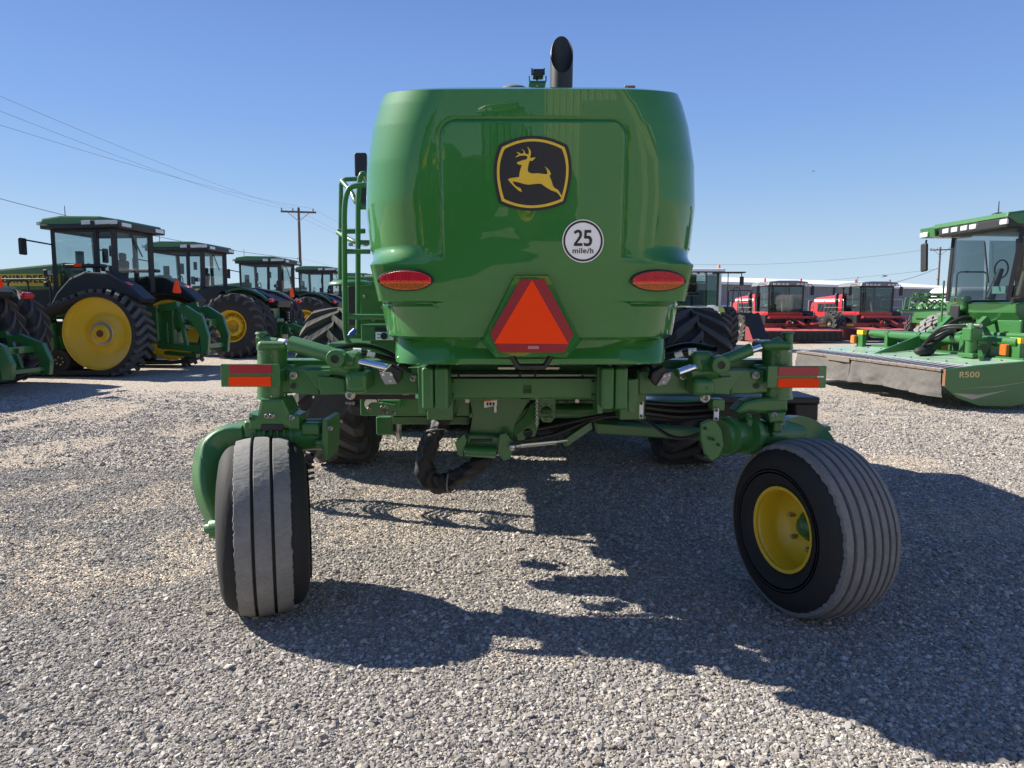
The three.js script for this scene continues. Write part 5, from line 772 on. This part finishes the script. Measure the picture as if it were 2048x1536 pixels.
  mesh('head_curtain', [box2(-2.16, 2.16, .12, .62, 2.87, 2.93, .02), ...Array.from({ length: 14 }, (_, i) => RB(-1.95 + i * .3, .37, 2.93, .2, .46, .05, .02))], M.cloth, o);
  for (const s of [-1, 1]) { mesh('head_end', E([[-.4, .85], [1.36, .68], [1.36, .35], [.9, .1], [-.4, .1]], .08, .01).rotateY(-Math.PI / 2).translate(s * 2.2 + .04, 0, 1.6), M.maroon, o); mesh('decal', box2(s * 1.8 - .2, s * 1.8 + .2, .84, .94, 1.582, 1.60), M.yellow, o); }
  mesh('head_frame', [box2(-2.1, 2.1, .75, 1.0, 1.3, 1.58, .04), E([[-1.2, 1.26], [1.2, 1.26], [1.1, 1.32], [-1.1, 1.32]], .4, .01).translate(0, 0, 1.5), bar(V(-.1, 1.28, 1.7), V(-.5, .95, 2.3), .1, .08), bar(V(.1, 1.28, 1.7), V(.5, .95, 2.3), .1, .08)], M.maroon, o);
  mesh('head_arm', [bar(V(.9, 1.0, 2.2), V(1.5, 1.02, 2.0), .2, .08), E([[-1.3, 1.33], [1.3, 1.33], [1.2, 1.38], [-1.2, 1.38]], .2, .01).translate(0, 0, 1.7)], M.red, o);
  mesh('drive_hose', [hose([V(.1, 1.2, 1.0), V(.2, 1.05, 1.5), V(.15, .95, 1.9)], .05)], std([.25, .22, .16], .7), o);
  return o;
}
const red = redWindrower(); red.scale.setScalar(.95);
{ const place = (o, px, py, turn, label) => { const s = Math.tan(Math.atan((py - 768) / FOC) + PITCH), d = EYE / s, p = at(px, py, d); o.name = numbered('red_windrower'); o.position.set(p.x, 0, -d); o.rotation.set(0, turn, 0); o.userData = { label, category: 'windrower', group: 'red windrowers before the warehouse' }; scene.add(o); };
  place(red, 1552, 682, .06, 'red windrower whose head stands beside the white-roofed harvester');
  place(red.clone(), 1727, 680, .10, 'red windrower before the dark warehouse door, behind the pale green mower head'); }
// ------------------------------------------------------------ white-roofed harvester, partly hidden by the big green hood
{
  const p = at(1398, 640, 29), o = thing('white_harvester', 'white-roofed harvester cab with pale green nose band beside the green hood', 'harvester', [p.x, 0, -29]);
  const yT = at(1398, 545, 29).y, yB = at(1398, 612, 29).y;
  mesh('cab_frame', [B(-.85, (yT + yB) / 2, 0, .08, yT - yB, .08), B(.72, (yT + yB) / 2, 0, .08, yT - yB, .08), B(-.85, (yT + yB) / 2, -1.7, .08, yT - yB, .08), B(.72, (yT + yB) / 2, -1.7, .08, yT - yB, .08)], M.plastic, o);
  mesh('windshield', B(-.06, (yT + yB) / 2, .02, 1.5, yT - yB - .06, .01), M.glassTint, o); mesh('side_pane', B(.72, (yT + yB) / 2, -.85, .01, yT - yB - .1, 1.6), M.darkGlass, o); mesh('rear_pane', B(-.06, (yT + yB) / 2, -1.75, 1.5, yT - yB - .1, .01), M.glassTint, o);
  mesh('seat', [RB(-.1, yB + .5, -.9, .5, .14, .5, .05), RB(-.1, yB + .95, -1.15, .5, .8, .14, .06)], M.seat, o); mesh('side_cabinet', box2(.78, 1.05, yB - .2, yT, -1.7, -.6, .03), M.white, o);
  const rf = mesh('roof', [box2(-.98, .95, yT, yT + .16, -1.9, .25, .06)], M.white, o); mesh('roof_edge', box2(-.9, 1.75, yT - .03, yT + .02, -.3, .3, .01), M.plastic, rf);
  mesh('beacon', C(V(.75, yT + .16, 0), V(.75, yT + .3, 0), .06, .05), M.amberLens, rf); for (const x of [-.3, 0, .3]) mesh('roof_lamp', RB(x, yT - .05, .28, .2, .08, .05, .02), M.lens, rf);
  mesh('nose_band', [E([[-1.2, yB - .25], [1.0, yB - .25], [.9, yB - .02], [-1.1, yB - .02]], .3, .03).translate(0, 0, -.05)], std([.36, .44, .10], .5), o); mesh('nose_panel', box2(-.6, .7, yB - .22, yB - .03, .25, .275, .01), M.white, o); mesh('lettering', text('CLAAS', .15, .006).translate(.05, yB - .125, .276), std([.55, .03, .02], .5), o);
  mesh('body', [box2(-1.3, 1.0, 1.05, yB - .25, -5.5, -.1, .06)], M.white, o); mesh('front_frame', [box2(-1.0, 1.0, .7, 1.4, -.6, .3, .06)], M.plastic, o);
  const st = lugTyre(.9, .66, .4, 18, .05, 1, .4, .08); for (const x of [-1.55, 1.2]) for (const z of [-.4, -4.4]) { const w = new THREE.Group(); w.name = 'wheel'; w.position.set(x, .88, z); w.rotation.y = x < 0 ? Math.PI / 2 : -Math.PI / 2; o.add(w); mesh('tyre', st[0].clone(), M.lugged, w); mesh('tread_blocks', st.slice(1).map(q => q.clone()), M.lugTop, w); mesh('rim', rimGeo(.4, .55, .05), M.zinc, w); }
  mesh('platform', [box2(1.0, 2.15, yB - .35, yB - .28, -1.8, .1, .02)], M.plastic, o);
  mesh('guard_rail', [pipe([V(1.15, yB - .3, .05), V(1.15, yB + .62, .05), V(2.1, yB + .62, .05), V(2.1, yB - .3, .05)], .02, .08, 6), pipe([V(1.15, yB + .2, .05), V(2.1, yB + .2, .05)], .018), pipe([V(2.1, yB + .62, .05), V(2.1, yB + .62, -1.7), V(2.1, yB - .3, -1.7)], .02, .08, 6), pipe([V(1.5, yB - .3, -.6), V(1.55, yB + .75, -.6), V(1.8, yB + .75, -.6), V(2.0, yB - .3, -.6)], .018, .08, 6), pipe([V(1.1, yB - .2, .1), V(1.1, yT - .02, .1)], .018)], M.blackSatin, o);
  mesh('ladder', [bar(V(1.95, yB - .3, .1), V(2.2, .5, .5), .06, .3, V(1, 0, 0)), bar(V(2.25, yB - .3, .1), V(2.5, .5, .5), .05, .3, V(1, 0, 0))], M.plastic, o);
  mesh('mirror', [RB(1.62, yT - .35, .2, .16, .36, .1, .04), pipe([V(.9, yT, .2), V(1.6, yT, .2), V(1.62, yT - .2, .2)], .02, .08, 6)], M.plastic, o);
}
// ------------------------------------------------------------ white pickup, farther back
{
  const p = at(1449, 640, 46), o = thing('pickup_truck', 'white pickup truck glimpsed behind the harvester ladder', 'pickup', [p.x, 0, -46], .3), X = .95;
  mesh('body', [E([[-2.6, .55], [-2.7, 1.15], [-1.1, 1.18], [-.7, 1.85], [.6, 1.9], [1.05, 1.25], [2.5, 1.15], [2.7, .9], [2.65, .5]], 1.9, .06).rotateY(-Math.PI / 2).translate(X, 0, 0)], paint([.72, .73, .74], .4), o);
  mesh('windshield', B(0, 1.56, .86, 1.6, .62, .02, -.62), M.darkGlass, o); for (const s of [-1, 1]) mesh('side_window', E([[-.9, 1.25], [.85, 1.25], [.5, 1.78], [-.6, 1.76]], .02, .002).rotateY(-Math.PI / 2).translate(s * .965 + .01, 0, 0), M.blackSatin, o);
  mesh('grille', box2(-.6, .6, .7, 1.05, 2.68, 2.73, .02), M.plastic, o); for (const s of [-1, 1]) mesh('headlight', RB(s * .78, .98, 2.64, .26, .18, .1, .04), M.lens, o);
  for (const x of [-.9, .9]) for (const z of [-1.7, 1.75]) { const w = new THREE.Group(); w.name = 'wheel'; w.position.set(x, .40, z); w.rotation.y = x < 0 ? Math.PI / 2 : -Math.PI / 2; o.add(w); mesh('tyre', L([[.24, -.12], [.38, -.13], [.41, -.1], [.41, .1], [.38, .13], [.24, .12]], 32), M.rubber, w); mesh('rim', L([[.25, -.11], [.22, -.06], [.05, -.08], [.001, -.08]], 24), M.steel, w); }
}
// ------------------------------------------------------------ sprayer with folded boom, behind the mower head
{
  const d = 27, p0 = at(1818, 621, d), p1 = at(1900, 621, d), o = thing('crop_sprayer', 'green crop sprayer with folded lattice boom before the warehouse', 'sprayer', [p1.x, 0, -d]);
  const Q = (px, py, dz = 0) => { const q = at(px, py, d); return V(q.x - p1.x, q.y, -dz); }, tubes = (l, r, dz) => l.map(([a, b, c, e]) => C(Q(a, b, dz), Q(c, e, dz), r, r, 8));
  for (const dz of [0, .35]) { mesh('boom_chord', [...tubes([[1812, 622, 1925, 618]], .06, dz), ...tubes([[1822, 597, 1925, 594]], .045, dz)], M.green, o); mesh('boom_lattice', tubes([[1820, 620, 1849, 596], [1849, 596, 1858, 618], [1849, 596, 1868, 608], [1858, 619, 1880, 600], [1880, 600, 1900, 619], [1822, 597, 1818, 620], [1838, 597, 1836, 588]], .035, dz), M.green, o); }
  mesh('boom_rack', [...tubes([[1834, 588, 1888, 590], [1840, 585, 1840, 597], [1862, 585, 1862, 597], [1880, 587, 1880, 597]], .05, .1), bar(Q(1850, 589), Q(1890, 589), .3, .1)], M.green, o);
  mesh('boom_tip', bar(Q(1796, 621), Q(1822, 621), .1, .06), M.green, o);
  for (let i = 0; i < 9; i++) mesh('spray_nozzle', [C(Q(1824 + i * 8, 614, .05), Q(1824 + i * 8, 619, .05), .03, .02, 6), C(Q(1824 + i * 8, 604 + (i % 3) * 2, .05), Q(1830 + i * 8, 606, .05), .028, .028, 6)], i % 2 ? M.plastic : M.white, o);
  mesh('tank', [RB(2.2, 2.0, -2.2, 2.6, 1.1, 2.0, .3)], M.white, o); mesh('chassis', [box2(0.2, 6, 1.1, 1.4, -2.9, -1.6, .05), box2(.1, .4, 1.3, 1.95, -2.6, -.3, .02)], M.green, o);
  const st = lugTyre(.85, .4, .5, 20, .05, 1, .4, .06); for (const x of [1.2, 4.6]) for (const z of [-.7, -3.6]) { const w = new THREE.Group(); w.name = 'wheel'; w.position.set(x, .83, z); if (z < -2) w.rotation.y = Math.PI; o.add(w); mesh('tyre', st[0].clone(), M.lugged, w); mesh('tread_blocks', st.slice(1).map(q => q.clone()), M.lugTop, w); mesh('rim', rimGeo(.5, .36, .03), M.yellow, w); }
}
// ------------------------------------------------------------ loose crushed stone over the ground
{
  const stone = (k, det) => { const g = mergeVertices(new THREE.IcosahedronGeometry(1, det).deleteAttribute('uv').deleteAttribute('normal')), p = g.attributes.position; for (let i = 0; i < p.count; i++) { const q = V(p.getX(i), p.getY(i), p.getZ(i)), f = .72 + .56 * hash2(i * 7 + k * 131, k * 17 + 3); q.multiplyScalar(f); for (const [a, b, c] of [[.8, .5, .33], [-.6, .7, .4], [.1, -.8, .59], [-.5, -.5, -.7]]) { const d = q.x * a + q.y * b + q.z * c; if (d > .62) q.addScaledVector(V(a, b, c), .62 - d); } p.setXYZ(i, q.x, q.y, q.z); } const n = g.toNonIndexed(); n.computeVertexNormals(); return n; };
  const mat = new THREE.MeshStandardMaterial({ color: 0xffffff, roughness: .93, side: THREE.DoubleSide });
  const zones = [[1.9, 4.2, 18000, .0055], [4.2, 7.5, 9600, .0061], [7.5, 15, 1900, .0078]];
  const MAX = 760000, mats = new Float32Array(MAX * 16), cols = new Float32Array(MAX * 3), m4 = new THREE.Matrix4(), e = new THREE.Euler(), qt = new THREE.Quaternion(), pv = V(0, 0, 0), sv = V(1, 1, 1); let cnt = 0;
  for (const [d0, d1, dens, size] of zones) {
    const hw = .86, area = hw * (d1 * d1 - d0 * d0), n = Math.floor(area * dens);
    for (let i = 0; i < n && cnt < MAX; i++) {
      const d = Math.sqrt(d0 * d0 + rnd() * (d1 * d1 - d0 * d0)), x = (rnd() * 2 - 1) * hw * d, z = -d, r = rnd();
      if (d > 9 && rnd() < (d - 9) / 6) continue;                       // thins out where single stones can no longer be told apart
      const st = stain(x, z); if (rnd() < st * .5) continue;
      const s = size * (r < .62 ? .5 + .6 * rnd() : r < .94 ? 1.0 + .8 * rnd() : r < .995 ? 1.7 + 1.0 * rnd() : 2.6 + 1.4 * rnd()) * (st > .3 ? .75 : 1);
      e.set((rnd() - .5) * 1.2, rnd() * 6.283, (rnd() - .5) * 1.2); qt.setFromEuler(e);
      m4.compose(pv.set(x, relief(x, z) + s * (.02 + .34 * rnd()), z), qt, sv.set(s * (1.0 + .55 * rnd()), s * (.5 + .35 * rnd()), s * (.75 + .35 * rnd()))); m4.toArray(mats, cnt * 16);
      const t = rnd(), v = .15 + .29 * t * t + .09 * rnd(), w = rnd() < .07 ? .08 : (rnd() - .45) * .045; cols[cnt * 3] = v * (1.075 + w); cols[cnt * 3 + 1] = v * (1.0 + w * .2); cols[cnt * 3 + 2] = v * (.915 - w); cnt++;
    }
  }
  const N_ = cnt, kinds = 3;
  for (let k = 0; k < kinds; k++) {
    const c = Math.floor((N_ - k + kinds - 1) / kinds), im = new THREE.InstancedMesh(stone(k + 1, k === 0 ? 1 : 1), mat, c); let j = 0; const col = new THREE.Color();
    for (let i = k; i < N_; i += kinds) { m4.fromArray(mats, i * 16); im.setMatrixAt(j, m4); im.setColorAt(j, col.setRGB(cols[i * 3], cols[i * 3 + 1], cols[i * 3 + 2])); j++; }
    im.count = j; im.name = numbered('gravel'); im.castShadow = im.receiveShadow = true; im.userData = { kind: 'stuff', label: 'loose grey crushed stone gravel covering the yard', category: 'gravel' }; scene.add(im);
  }
  console.log('stones', N_);
}
renderer.render(scene, camera);
